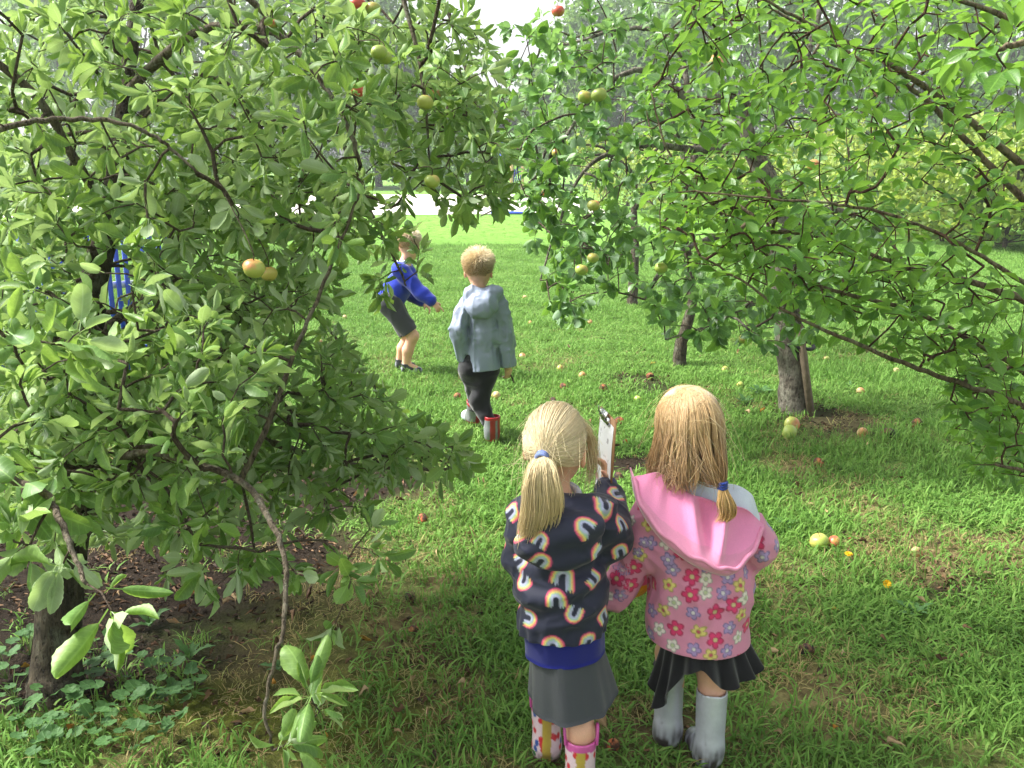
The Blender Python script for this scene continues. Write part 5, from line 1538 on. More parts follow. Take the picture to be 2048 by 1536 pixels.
    mdj = rng.normal(0, .009, (ng_, 3))[gi_] + rng.normal(0, .003, (n, 3)); lf = np.clip(gj(.3, 1), .1, 1.2)
    front = -np.cos(az) > .45
    kp = ~front | (rng.uniform(size=n) < .25) & (np.abs(np.sin(az)) > .55)
    st, en, az, mdj, lf, gi_ = st[kp], en[kp], az[kp], mdj[kp], lf[kp], gi_[kp]; n = len(az)
    om = np.arccos(np.clip((st * en).sum(1), -1, 1))[:, None]
    lift = lf[:, None]
    s1 = np.linspace(0, 1, 7)
    D_ = unit((np.sin((1 - s1) * om)[..., None] * st[:, None] + np.sin(s1 * om)[..., None] * en[:, None]))
    loc = D_ * (1.015 + .085 * lift * s1[None])[..., None] * np.array(rad) + [0, -.006, .016]
    P1 = Hc + loc @ R.T
    p0 = P1[:, -1]; d0 = p0 - P1[:, -2]
    side = np.sin(az)
    free = (side < -.35) & (rng.uniform(size=n) < .85)     # left locks hang free
    fe = np.stack([p0[:, 0] + rng.normal(-.004, .012, n), p0[:, 1] + rng.normal(-.005, .012, n), Hc[2] - rng.uniform(.085, .15, n)], 1)
    tg_ = tie + rng.normal(0, .0045, (n, 3))
    E = np.where(free[:, None], fe, tg_)
    Md = (p0 + E) / 2 + np.where(free[:, None], A3(-.008, -.006, -.02), A3(.0, -.022, -.018)) + mdj + d0 * 1.2
    s2 = np.linspace(0, 1, 8)[None, 1:, None]
    P2 = (1 - s2) ** 2 * p0[:, None] + 2 * s2 * (1 - s2) * Md[:, None] + s2 ** 2 * E[:, None]
    P = np.concatenate([P1, P2], 1)
    tt = np.linspace(0, 1, P.shape[1])
    P += (.004 * np.sin(tt[None] * 9 + rng.uniform(0, 6.28, ng_)[gi_][:, None])[..., None] * rng.normal(0, 1, (ng_, 1, 3))[gi_] + .0008 * rng.normal(0, 1, (n, 1, 3))) * tt[None, :, None]
    k_ = rng.uniform(.3, 1, (n, 1, 1)); lock = rng.uniform(0, 1, ng_)[gi_][:, None, None]
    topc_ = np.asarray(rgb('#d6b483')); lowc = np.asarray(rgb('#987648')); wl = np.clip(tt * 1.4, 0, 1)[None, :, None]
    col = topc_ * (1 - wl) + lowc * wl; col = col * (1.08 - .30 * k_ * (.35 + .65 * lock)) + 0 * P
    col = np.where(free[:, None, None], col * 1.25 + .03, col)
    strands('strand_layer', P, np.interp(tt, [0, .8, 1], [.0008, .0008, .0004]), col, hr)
    n = 360; t_ = np.linspace(0, 1, 14)
    cps = smooth_path([tie + A3(0, .0, .006), tie + A3(.004, -.012, -.018), tie + A3(.012, -.016, -.05), tie + A3(.016, -.014, -.078), tie + A3(.002, -.014, -.098)], 6)
    u = rng.normal(0, .5, n).clip(-1, 1); v = rng.normal(0, .5, n); ln = rng.uniform(.6, 1, n); ti = t_[None] * ln[:, None]
    cen = np.stack([np.interp(ti, np.linspace(0, 1, len(cps)), cps[:, k]) for k in range(3)], -1)
    w_ = np.interp(ti, [0, .1, .5, 1], [.006, .007, .022, .018])
    P = cen + np.stack([w_ * u[:, None], .5 * w_ * v[:, None], 0 * w_], -1)
    P += .003 * np.sin(t_[None] * 6 + rng.uniform(0, 6.28, (n, 1)))[..., None] * A3(1, .3, .2) * t_[None, :, None]
    strands('tail', P, np.interp(t_, [0, .7, 1], [.0011, .001, .0004]), np.asarray(rgb('#c49f5f')) * rng.uniform(.75, 1.25, (n, 1)), hr)
    P = flyaways(rng, 140, Hc, R, 1.0, np.array(rad) * 1.05, None, (.05, .12))
    strands('flyaway_hair', P, .0004, np.tile(rgb('#cdb582'), (len(P), 1)), hr)
    sp = Soup(); u = np.linspace(0, 6.283, 25)
    for off in (-.007, 0, .007): sp.tube(tie + A3(.002, -.004, off - .002) + .0095 * np.stack([np.cos(u), np.sin(u), .1 * np.cos(u)], 1), .0042, 8, cap=False)
    cmesh('hair_tie', np.vstack(sp.V), np.vstack(sp.Q), rgb('#273a86'), M['knit'], root)
    # small pink and yellow bag carried in front
    c_ = A3(.345, 2.30, .47)
    bg_ = empty('toy_bag', c_ - A3(0, 0, .06), 'small pink and yellow bag carried in front of the pink jacket', 'bag')
    S = Sdf(c_ - .09, c_ + .09, .004); S.ell(c_, (.048, .035, .055), None, .01); S.folds(wrinkle(3, .004, 25))
    V, F = S.mesh(); V = relax(V, F, 1)
    cc = np.where((V[:, 2] < c_[2] - .005)[:, None], np.asarray(rgb('#e8b31e')), np.asarray(rgb('#dc6f97')))
    cmesh('pouch', V, F, cc, M['print'], bg_)
    sp = Soup(); u = np.linspace(0, math.pi, 14); sp.tube(np.stack([c_[0] + .03 * np.cos(u), c_[1] + 0 * u, c_[2] + .05 + .04 * np.sin(u)], 1), .004, 6)
    cmesh('strap', np.vstack(sp.V), np.vstack(sp.Q), rgb('#dc6f97'), M['print'], bg_)
girl_pink()
# ------------------------------------------------------------------ boys
def short_hair(rng, root, Hc, R, sc, keep, col_top, col_low, n=2600, ln=.022, rad=(.073, .089, .090)):
    hr = scalp('hair', Hc, R, sc, np.array(rad) * 1.02, keep, np.asarray(col_low) * .85, root)
    q = unit(rng.normal(size=(n * 4, 3))); q = q[[keep(v) for v in q]][:n]; n = len(q)
    s0 = q * np.array(rad) + [0, -.006, .016]
    cw = unit(np.array([.12, -.35, .93])); sw = unit(q - cw * (q @ cw)[:, None] + rng.normal(0, .16, (n, 3)))
    L = ln * np.interp(q[:, 2], [-.6, 0, .5, 1], [.3, .5, 1.2, 1.6]) * rng.uniform(.7, 1.2, n)
    t_ = np.linspace(0, 1, 6)[None, :, None]
    P = s0[:, None] + q[:, None] * (L[:, None, None] * (.62 * t_ - .30 * t_ * t_)) + sw[:, None] * (L[:, None, None] * .95 * t_ ** 1.3)
    P = Hc + (P * sc) @ R.T
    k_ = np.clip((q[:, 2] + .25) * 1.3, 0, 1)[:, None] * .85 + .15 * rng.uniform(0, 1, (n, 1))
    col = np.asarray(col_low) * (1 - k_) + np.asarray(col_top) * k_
    strands('strand_layer', P, np.array([.0013, .0013, .0013, .0012, .001, .0006]), col * rng.uniform(.8, 1.15, (n, 1)), hr)

def boy_raincoat():
    rng = np.random.default_rng(81)
    base = A3(-.17, 5.08, 0); root = empty('person', base, 'child in grey-blue hooded raincoat and red-trimmed boots walking away across the grass', 'person', 'children in the orchard')
    Hc = aty(957, 541, 5.09); R = frame(-4, -2, 0); sc = 1.03
    sh = aty(966, 602, 5.05); hp = aty(957, 728, 5.05)
    shL, shR = sh + A3(-.092, 0, -.030), sh + A3(.092, 0, -.030)
    elL = aty(918, 656, 5.00); wrL = aty(929, 714, 5.07); elR = aty(1011, 662, 5.04); wrR = aty(1016, 733, 5.06)
    hiL, hiR = hp + A3(-.055, 0, -.03), hp + A3(.06, 0, -.03)
    anR = aty(984, 872, 4.99); anR[2] = .09; knR = aty(958, 800, 5.04)
    anL = aty(949, 838, 5.30); anL[2] = .11; knL = aty(953, 790, 5.20)
    S = Sdf((-.46, 4.78, -.01), (.12, 5.48, 1.17), .006)
    head(S, Hc, R, sc)
    S.cap(Hc + R @ A3(0, -.022, -.07), sh + A3(-.005, .01, -.01), .038, .045, .02); S.cap(hp, sh + A3(0, 0, -.1), .085, .09, .03, (1, .75, 1))
    S.cap(shL, shR, .035, .035, .03)
    for a, b, c_ in ((shL, elL, wrL), (shR, elR, wrR)): S.cap(a, b, .038, .032, .02); S.cap(b, c_, .032, .023, .015)
    hand(S, wrL, A3(.15, .3, -.9), A3(.9, .3, .1), .7, 1.05, -1); hand(S, wrR, A3(.0, .15, -.95), A3(-.5, .7, 0), 1.0, 1.05, 1)
    for h_, k_, a_ in ((hiL, knL, anL), (hiR, knR, anR)):
        S.cap(h_, k_, .055, .042, .03); S.cap(k_, a_, .040, .026, .02); S.cap(a_, a_ + A3(0, .08, -.05), .025, .02, .02)
    V, F = S.mesh(); V = relax(V, F, 1); cmesh('body', V, F, skin_col(V, Hc, R, sc), M['skin'], root)
    # trousers
    S = Sdf((-.36, 4.85, .10), (.04, 5.46, .64), .005)
    S.cap(hp + A3(0, 0, .04), hp + A3(0, 0, -.04), .084, .080, .03, (1, .8, 1))
    for h_, k_, a_ in ((hiL, knL, anL), (hiR, knR, anR)):
        e = a_ + unit(k_ - a_) * .06; S.cap(h_, k_, .062, .052, .03); S.cap(k_, e, .052, .044, .025)
    w1 = wrinkle(41, .010, 14, (.8, .8, 1.4)); S.folds(w1); V, F = S.mesh()
    cmesh('trousers', V, F, rgb('#1b1c20'), M['knit'], root, 1)
    # raincoat
    S = Sdf((-.52, 4.80, .40), (.18, 5.30, 1.02), .005)
    hm = aty(967, 742, 4.98); hm[1] = 5.05
    S.cap(hm + A3(0, 0, -.06), hm + A3(0, 0, .20), .100, .090, .03, (1, .95, 1)); S.cap(hm + A3(0, 0, .20), sh + A3(0, 0, -.09), .090, .088, .03, (1, .95, 1)); S.cap(sh + A3(-.05, .01, .0), sh + A3(.05, .01, .0), .055, .055, .04)
    S.cap(shL, shR, .054, .054, .03)
    for a, b, c_ in ((shL, elL, wrL), (shR, elR, wrR)): S.cap(a, b, .054, .050, .006); S.cap(b, c_ + unit(b - c_) * .010, .050, .045, .008)
    S.ell(sh + A3(.0, -.085, -.015), (.092, .058, .070), frame(0, -15, -8), .008); S.cap(sh + A3(-.06, -.03, .045), sh + A3(.07, -.03, .045), .045, .045, .02)
    S.ell(sh + A3(-.005, .03, .115), (.048, .05, .05), None, .01, True)
    w1 = wrinkle(51, .014, 13, (1.5, 1.2, .45)); w2 = wrinkle(53, .006, 26, (1, 1, .8))
    S.folds(lambda P: w1(P) + w2(P) - .006 * np.sin((P[:, 0] * 1.0 + .45 * P[:, 2]) * 70) * vnoise(P, 6, 2))
    S.cut(hm + A3(0, -.1, 0), A3(.10, -.08, -1))
    V, F = S.mesh(); cmesh('raincoat', V, F, rgb('#8993a9'), M['rain'], root, 1)
    # boots: grey with red rim and heel strip
    def bc(V, hb, ax, toe, top):
        q = V - hb; c = np.tile(np.asarray(rgb('#7d8083')), (len(V), 1)); y = q @ toe; h = q @ A3(0, 0, 1)
        x = q @ np.cross(toe, A3(0, 0, 1))
        c[(np.abs(x) < .016) & (y < 0)] = rgb('#8f1f28'); c[x > .030] = rgb('#8f1f28'); c[(V - top) @ ax > -.018] = rgb('#a3242c'); c[h < -.004] = rgb('#9d2129')
        c[y > .055] = rgb('#c6d3dc')
        return c
    boot('boot', root, anR, (-.12, 1, 0), anR + A3(.0, .0, .085), .14, bc, 1.12, shaft=.041)
    boot('boot', root, anL, (-.55, .8, .0), anL + A3(.005, -.05, .085), .14, bc, 1.12, shaft=.041)
    def keep(q): return (q[2] > .15 + .4 * max(0, q[1])) or (q[1] < .0 and q[2] > -.42 + .55 * max(0, abs(q[0]) - .55))
    short_hair(rng, root, Hc, R, sc, keep, rgb('#efdcb6'), rgb('#b3946a'))
    # stick in the right hand
    tp = wrR + A3(.0, .03, -.03); e = aty(1028, 766, 5.05)
    st = empty('stick', e, 'short twig held in the hand of the child in the raincoat', 'stick')
    sp = Soup(); sp.tube(smooth_path([tp, (tp + e) / 2 + A3(.003, 0, 0), e], 4), [.005] * 8 + [.003], 6); child('twig', sp.mesh('twig', M['twig'], e), st)
boy_raincoat()

def boy_blue():
    rng = np.random.default_rng(91)
    Y0 = 6.85; g = lambda a, b, y=0.0: aty(a, b, Y0 + y)
    Hc = g(818, 492); R = frame(-8, -10, 0); sc = 1.05
    shN, shF = g(800, 540, -.10), g(812, 540, .10); hpN, hpF = g(778, 606, -.06), g(784, 606, .07)
    root = empty('person', A3(*(g(806, 740)[:2]), 0), 'child in royal blue sweatshirt and grey shorts stooping and pointing down at the grass', 'person', 'children in the orchard')
    knN, anN = g(826, 672, -.07), g(812, 738, -.06); knF, anF = g(817, 672, .09), g(800, 734, .10)
    anN[2] = .075; anF[2] = .075
    elN, wrN = g(843, 586, -.14), g(866, 604, -.16); elF, wrF = g(822, 590, .16), g(846, 606, .12)
    S = Sdf((-1.22, 6.55, -.01), (-.48, 7.15, 1.18), .0065)
    head(S, Hc, R, sc)
    mid = (shN + shF) / 2; hm = (hpN + hpF) / 2
    S.cap(Hc + R @ A3(0, -.022, -.07), mid + A3(0, 0, .03), .038, .045, .02); S.cap(hm, mid, .075, .072, .03); S.cap(shN, shF, .04, .04, .03)
    for a, b, c_ in ((shN, elN, wrN), (shF, elF, wrF)): S.cap(a, b, .04, .033, .02); S.cap(b, c_, .033, .024, .015)
    hand(S, wrN, unit(wrN - elN) + A3(0, 0, -.35), A3(-.2, .8, -.5), .5, 1.1, 1, point=True); hand(S, wrF, A3(.7, -.2, -.5), A3(-.4, 0, -.7), .7, 1.05, -1)
    for h_, k_, a_ in ((hpN, knN, anN), (hpF, knF, anF)):
        S.cap(h_, k_, .065, .047, .03); S.cap(k_, k_ * .5 + a_ * .5 + A3(-.012, 0, 0), .044, .043, .02); S.cap(k_ * .5 + a_ * .5 + A3(-.012, 0, 0), a_, .043, .030, .02); S.cap(a_, a_ + A3(.08, 0, -.03), .026, .022, .02)
    V, F = S.mesh(); V = relax(V, F, 1); cmesh('body', V, F, skin_col(V, Hc, R, sc), M['skin'], root)
    S = Sdf((-1.22, 6.6, .18), (-.58, 7.1, .72), .0055)
    S.cap(hpN, hpF, .088, .084, .04)
    for h_, k_ in ((hpN, knN), (hpF, knF)): S.cap(h_, k_ + (k_ - h_) * .02, .084, .066, .03)
    S.folds(wrinkle(61, .009, 11)); S.cut(knN * .88 + hpN * .12, knN - hpN); V, F = S.mesh(); cmesh('shorts', V, F, rgb('#3c3d42'), M['knit'], root, 1)
    S = Sdf((-1.22, 6.5, .46), (-.48, 7.2, .98), .005)
    S.cap(hm + A3(0, 0, .03), mid + A3(.01, 0, -.06), .106, .10, .04); S.cap(shN, shF, .054, .054, .05)
    for a, b, c_ in ((shN, elN, wrN), (shF, elF, wrF)): S.cap(a, b, .056, .052, .03); S.cap(b, c_ + unit(b - c_) * .02, .050, .042, .02)
    w1 = wrinkle(71, .011, 10, (1, 1, 1.4)); S.folds(w1); S.cut(hm + A3(0, 0, -.01), hm - mid)
    V, F = S.mesh(); cmesh('sweatshirt', V, F, rgb('#1c33a8'), M['knit'], root, 1)
    sp = Soup(); u = np.linspace(0, 6.283, 25); nc = mid + A3(.012, 0, .068)
    sp.tube(np.stack([nc[0] + .056 * np.cos(u), nc[1] + .056 * np.sin(u), nc[2] + .01 * np.cos(u)], 1), .014, 8, cap=False)
    cmesh('shirt_collar', np.vstack(sp.V), np.vstack(sp.Q), rgb('#c3d0e6'), M['knit'], root)
    for a_ in (anN, anF):
        S = Sdf(a_ - A3(.10, .08, .09), a_ + A3(.20, .08, .05), .005)
        S.ell(a_ + A3(0, 0, -.035), (.042, .036, .035), None, .02); S.cap(a_ + A3(.01, 0, -.04), a_ + A3(.10, 0, -.048), .034, .030, .03); S.cap(a_ + A3(0, 0, .0), a_ + A3(0, 0, -.03), .036, .036, .01); S.cut(a_ + A3(0, 0, -.072), A3(0, 0, -1)); S.cut(a_ + A3(0, 0, .012), A3(0, 0, 1))
        V, F = S.mesh(); c = np.tile(np.asarray(rgb('#2a2c30')), (len(V), 1)); c[V[:, 2] < a_[2] - .06] = rgb('#b8bcc0'); c[(vnoise(V, 45, 3) > .62)] = rgb('#8f9499')
        cmesh('shoe', V, F, c, M['boot'], root, 1)
    def keep(q): return (q[2] > .15 + .4 * max(0, q[1])) or (q[1] < .0 and q[2] > -.42 + .55 * max(0, abs(q[0]) - .55))
    short_hair(rng, root, Hc, R, sc, keep, rgb('#f0e2c4'), rgb('#b8986c'))
boy_blue()
# ------------------------------------------------------------------ apples
def apple_mesh(seed, squash=.92):
    n, k = 14, 16; r = np.random.default_rng(seed); V = []
    for j in range(n + 1):
        th = math.pi * j / n
        for i in range(k):
            a = 2 * math.pi * i / k
            rr = 1 + .03 * math.cos(5 * a) * math.sin(th) + .02 * math.sin(2 * a + seed)
            dim = .22 * math.exp(-(math.sin(th) / .34) ** 2)
            V.append((rr * math.sin(th) * math.cos(a) * (1.02 - .06 * (math.cos(th) < 0)), rr * math.sin(th) * math.sin(a), squash * (math.cos(th) * (1 - dim))))
    i = np.arange(n)[:, None] * k; j = np.arange(k)[None]
    Q = np.stack([i + j, i + k + j, i + k + (j + 1) % k, i + (j + 1) % k], -1).reshape(-1, 4)
    return np.array(V), Q
def m_apple(name, ground_, blush, amount, rot=None):
    t = NT(name); o = t.obj(); sp_ = t.n('ShaderNodeSeparateXYZ'); t.l(o, sp_.inputs[0])
    rnd = t.n('ShaderNodeObjectInfo').outputs['Random']
    n = t.noise(1.3, 4, .6, o); n2 = t.noise(14, 3, .6, o)
    f = t.math('ADD', t.math('ADD', t.math('MULTIPLY', sp_.outputs[2], .35), t.math('MULTIPLY', sp_.outputs[0], .25)), t.math('ADD', n, t.math('MULTIPLY', rnd, .25)))
    c = t.mix(t.mapr(f, .95 - amount, 1.25 - amount), ground_, blush)
    c = t.mix(t.mapr(n2, .66, .72, 0, .5), c, tuple(x * .55 for x in ground_))
    if rot: c = t.mix(t.mapr(t.noise(1.1, 3, .6, o), .40, .55), c, rot)
    return t.done(t.bsdf(c, .38 if not rot else .7, .45, t.bump(n2, .05 if not rot else .5, .02)))
MA = {'g': m_apple('green apple', rgb('#97a84e'), rgb('#b9a258'), .15), 'b': m_apple('blushed apple', rgb('#a5ab55'), rgb('#c98a58'), .30), 'r': m_apple('red apple', rgb('#b0a555'), rgb('#c4694c'), .50),
      'R': m_apple('ripe red apple', rgb('#b8a055'), rgb('#bd5140'), .80),
      'o': m_apple('rotting apple', rgb('#b07a48'), rgb('#c0663a'), .5, rgb('#4a2f20')), 'k': m_apple('rotten apple', rgb('#6b4a34'), rgb('#7d4a30'), .4, rgb('#231a16')), 'p': m_apple('pale windfall', rgb('#b5a272'), rgb('#bd8558'), .35)}
APM = {}
for k_, mat_ in MA.items():
    V, Q = apple_mesh(ord(k_) % 7 + 1, .9 if k_ not in 'ok' else .78)
    APM[k_] = fastmesh('apple', V, Q, mat_)
def put_apple(p, r, kind, label, group, T=None, rng=None):
    root = empty('apple', p, label, 'apple', group)
    root.rotation_euler = (rng.normal(0, .25 if T is not None else 1.2), rng.normal(0, .25 if T is not None else 1.2), rng.uniform(0, 6.28)) if T is None else (0, 0, 0)
    f = child('fruit', APM[kind], root); f.scale = (r, r, r)
    f.rotation_euler = (rng.normal(0, .2), rng.normal(0, .2), rng.uniform(0, 6.28))
    sp = Soup()
    if T is not None:
        top = np.array([0, 0, r * .7]); up = T.nodes[np.argmin(((T.nodes - p - [0, 0, r + .05]) ** 2).sum(1) + 9 * (T.nodes[:, 2] < p[2] + r))] - p
        mid = top + np.array([0, 0, .02]) * .5 + (up - top) * .3 + [0, 0, .012]
        sp.tube(smooth_path([top, top + [0, 0, .02], mid, up], 4), .0016, 5)
    else: sp.tube([[0, 0, r * .65], [.002, 0, r * .95], [.006, 0, r * 1.2]], .0015, 5)
    child('stalk', sp.mesh('stalk', M['twig']), root)
ra = np.random.default_rng(5)
HANG = [(508, 537, 2.12, 22, 'b', 'large blushed apple hanging alone among the left tree leaves', TA), (538, 548, 2.34, 17, 'r', 'russet apple half hidden just behind the large blushed one', TA),
        (758, 105, 2.5, 17, 'g', 'green apple hanging near the top in front of the far wood', TA), (768, 114, 2.56, 16, 'g', 'green apple tucked behind its twin near the top', TA), (716, 181, 2.35, 14, 'R', 'small red apple on a drooping twig below the green pair', TA),
        (714, 8, 2.84, 17, 'R', 'red-topped apple cut by the top edge of the picture', TA), (747, 18, 2.86, 16, 'g', 'green apple beside the red-topped one at the top edge', TA), (864, 363, 2.5, 16, 'g', 'green apple dangling lowest over the pale path', TA),
        (850, 205, 2.6, 17, 'b', 'pinkish apple behind the hanging twigs at the centre', TA), (872, 188, 2.98, 12, 'r', 'pink apple peeping out above the pinkish one', TA), (546, 48, 2.4, 11, 'r', 'small reddish apple beside the arching branch at the upper left', TA),
        (1116, 22, 4.5, 13, 'R', 'red apple at the top right of the white sky', TB), (1198, 190, 4.5, 16, 'g', 'green apple by the arching branch of the middle tree', TB), (1170, 194, 4.6, 15, 'g', 'green apple left of its twin on the arching branch', TB),
        (1430, 126, 4.6, 17, 'b', 'yellow apple with orange top in the upper part of the staked tree', TB), (1592, 175, 5.2, 13, 'b', 'orange apple peeping through the plum leaves', TB), (1187, 411, 4.4, 13, 'b', 'orange-shouldered apple on a low drooping branch', TB),
        (1163, 540, 4.4, 13, 'g', 'green apple at the bottom of the drooping branch', TB), (1186, 516, 4.45, 12, 'g', 'green apple just above the lowest one on the drooping branch', TB), (1627, 330, 5.0, 13, 'b', 'yellowish apple in the thick of the staked tree', TB),
        (1423, 285, 4.9, 11, 'g', 'small green apple under the fork of the staked tree', TB), (1488, 678, 5.0, 11, 'g', 'green apple hanging low left of the staked trunk', TB), (1322, 536, 4.4, 13, 'g', 'green apple on the left edge of the staked tree', TB), (1113, 306, 4.85, 10, 'b', 'pale orange apple near the wooden play posts', TB), (1092, 386, 4.9, 9, 'r', 'small orange apple above the bright grass', TB)]
for (px_, py_, d_, r_, k_, lab, T_) in HANG: put_apple(at(px_, py_, d_), r_ / FPX * d_, k_, lab, 'apples hanging in the trees', T_, ra)
FALL = [(1578, 862, 17, 'g', 'green windfall apple in front of the staked trunk'), (1583, 846, 16, 'b', 'yellow windfall apple behind the green one near the staked trunk'), (1638, 1082, 19, 'g', 'large green windfall apple beside the red one'), (1668, 1086, 15, 'R', 'red windfall apple touching the large green one'),
        (1612, 1298, 16, 'k', 'blackened rotten apple right of the black skirt'), (1724, 864, 11, 'p', 'small pale windfall right of the staked trunk'), (1637, 920, 12, 'o', 'brown windfall between the trunk and the pink jacket'), (1833, 846, 12, 'o', 'split orange windfall far right in the grass'),
        (1775, 868, 15, 'k', 'collapsed black windfall right of the pale one'), (1275, 797, 9, 'b', 'orange windfall just above the two girls'), (1128, 772, 9, 'o', 'brownish windfall left of the stake tree shade'), (1207, 776, 9, 'o', 'broken orange windfall in the sunny grass'),
        (992, 790, 10, 'p', 'pale windfall behind the raincoat child'), (1105, 800, 8, 'k', 'dark windfall beyond the ponytail'), (1165, 752, 9, 'p', 'tan windfall by the slim dark trunk'), (821, 1192, 13, 'k', 'dark round windfall left of the rainbow jacket'), (828, 1255, 12, 'o', 'squashed orange windfall low left of the rainbow jacket'),
        (1832, 1106, 12, 'p', 'pale apple half sunk in the dry patch'), (490, 1018, 15, 'o', 'red-brown windfall under the left tree'), (262, 941, 10, 'o', 'orange windfall deep under the left tree'), (246, 938, 10, 'g', 'pale green windfall deep under the left tree'), (1238, 952, 13, 'k', 'rotten windfall between the two girls'),
        (1238, 838, 11, 'o', 'orange windfall beside the clipboard'), (845, 1036, 12, 'o', 'rusty windfall in the grass below the long low branch'), (1225, 1485, 15, 'o', 'crushed orange windfall beside the cherry boots'), (1700, 1083, 7, 'o', 'small brown windfall right of the red one')]
for (px_, py_, r_, k_, lab) in FALL:
    g = gnd(px_, py_ + r_ * .7); d_ = float(project(g)[2][0]); r = r_ / FPX * d_
    put_apple(g + [0, 0, r * .52], r, k_, lab, 'windfall apples on the ground', None, ra)
for (px_, py_) in [(1060, 652), (1180, 648), (1120, 745), (1045, 722), (1720, 792), (1792, 748), (1652, 722), (1700, 655), (640, 690), (690, 640), (1130, 590), (1050, 600), (1450, 745), (1480, 775), (1300, 760), (915, 800)]:
    g = gnd(px_, py_); put_apple(g + [0, 0, .024], ra.uniform(.024, .032), 'pob'[ra.integers(3)], 'small tan windfall half hidden in the farther bright grass', 'tan windfalls in the farther grass', None, ra)

# ------------------------------------------------------------------ fallen leaves, flowers, low plants
def m_dead(name, a, b):
    t = NT(name); r = t.n('ShaderNodeObjectInfo').outputs['Random']; n = t.noise(3, 4, .6, t.obj())
    return t.done(t.bsdf(t.mix(t.mapr(t.math('ADD', t.math('MULTIPLY', r, .6), t.math('MULTIPLY', n, .5)), .25, .85), a, b), .8, .25))
DM = [m_dead('brown dead leaf', rgb('#4a3426'), rgb('#7d6248')), m_dead('tan dead leaf', rgb('#9c8261'), rgb('#c4aa86')), m_dead('yellow dead leaf', rgb('#a88a3a'), rgb('#b8642e'))]
DL = []
for q in range(6):
    V, Qd, uv = leaf_template(6, 4, .55 + .05 * (q % 3), .5 + .15 * q, (-1) ** q * (.9 + .1 * q), .22, .5, 60 + q, .2)
    DL.append([fastmesh('fallen_leaf', V, Qd, m, uv=uv) for m in DM])
rl = np.random.default_rng(15)
def put_leaf(x, y, s, kind, label, group):
    o = bpy.data.objects.new('fallen_leaf', DL[rl.integers(6)][kind])
    o.location = (x, y, gz(x, y) + .012 + rl.uniform(0, .018)); o.rotation_euler = (rl.normal(0, .35), rl.normal(0, .35), rl.uniform(0, 6.28)); o.scale = (s, s, s)
    link(o); tag(o, label, 'leaf', group)
LZ = [('under the left apple tree', 46, [(0, 980), (760, 980), (760, 1400), (0, 1500)]), ('in the turf left of the rainbow jacket', 26, [(560, 1000), (980, 950), (980, 1500), (560, 1520)]), ('in the turf right of the pink jacket', 34, [(1560, 880), (2040, 860), (2040, 1500), (1560, 1500)]), ('in the grass between and behind the girls', 22, [(1040, 700), (1560, 700), (1500, 900), (1220, 900)])]
KN = ['curled brown', 'pale tan', 'yellowed']
for zone, n_, poly in LZ:
    poly = np.array(poly, float); c_ = 0
    while c_ < n_:
        a, b = rl.uniform(poly[:, 0].min(), poly[:, 0].max()), rl.uniform(poly[:, 1].min(), poly[:, 1].max())
        if not inpoly(np.array([a]), np.array([b]), poly)[0]: continue
        g = gnd(a, b); k_ = rl.choice(3, p=[.5, .36, .14])
        put_leaf(g[0], g[1], rl.uniform(.03, .058), k_, '%s fallen leaf lying %s' % (KN[k_], zone), '%s fallen leaves %s' % (KN[k_], zone)); c_ += 1
g = gnd(1222, 1476); put_leaf(g[0], g[1], .10, 1, 'big pale tan leaf on the grass between the two pairs of boots', 'single fallen leaf')
g = gnd(715, 1275); put_leaf(g[0], g[1], .06, 2, 'orange leaf standing up among brown ones left of the rainbow jacket', 'single fallen leaf')

MY = m_plain('dandelion yellow', rgb('#e2b414'), .6, .3, .15)
MS = m_plain('green stem', rgb('#6f9048'), .6)
for (px_, py_, lab) in [(1692, 1122, 'yellow dandelion seen edge-on by the dry patch'), (1768, 1182, 'yellow dandelion facing the camera below the dry patch')]:
    g = gnd(px_, py_ + 10); root = empty('dandelion', g, lab, 'flower', 'dandelions in the turf')
    sp = Soup(); sp.tube([[0, 0, 0], [.004, 0, .02], [.004, -.004, .045]], .0018, 6); child('stem', sp.mesh('stem', MS), root)
    tilt = Matrix.Rotation(math.radians(10 if px_ < 1700 else 50), 3, 'X')
    pm = fastmesh('petal', np.array([[-.0022, .002, 0], [.0022, .002, 0], [.003, .016, .004], [-.003, .016, .004]]), np.array([[0, 1, 2, 3]]), MY)
    for q in range(30):
        o = bpy.data.objects.new('petal', pm); o.parent = root; s = 1 - .5 * (q // 12) / 2
        o.matrix_local = Matrix.Translation((.004, -.004, .046 + .002 * (q // 12))) @ (tilt @ Matrix.Rotation(q * 2.4, 3, 'Z') @ Matrix.Rotation(.25 * (q // 12), 3, 'X')).to_4x4() @ Matrix.Scale(s, 4); C.objects.link(o)

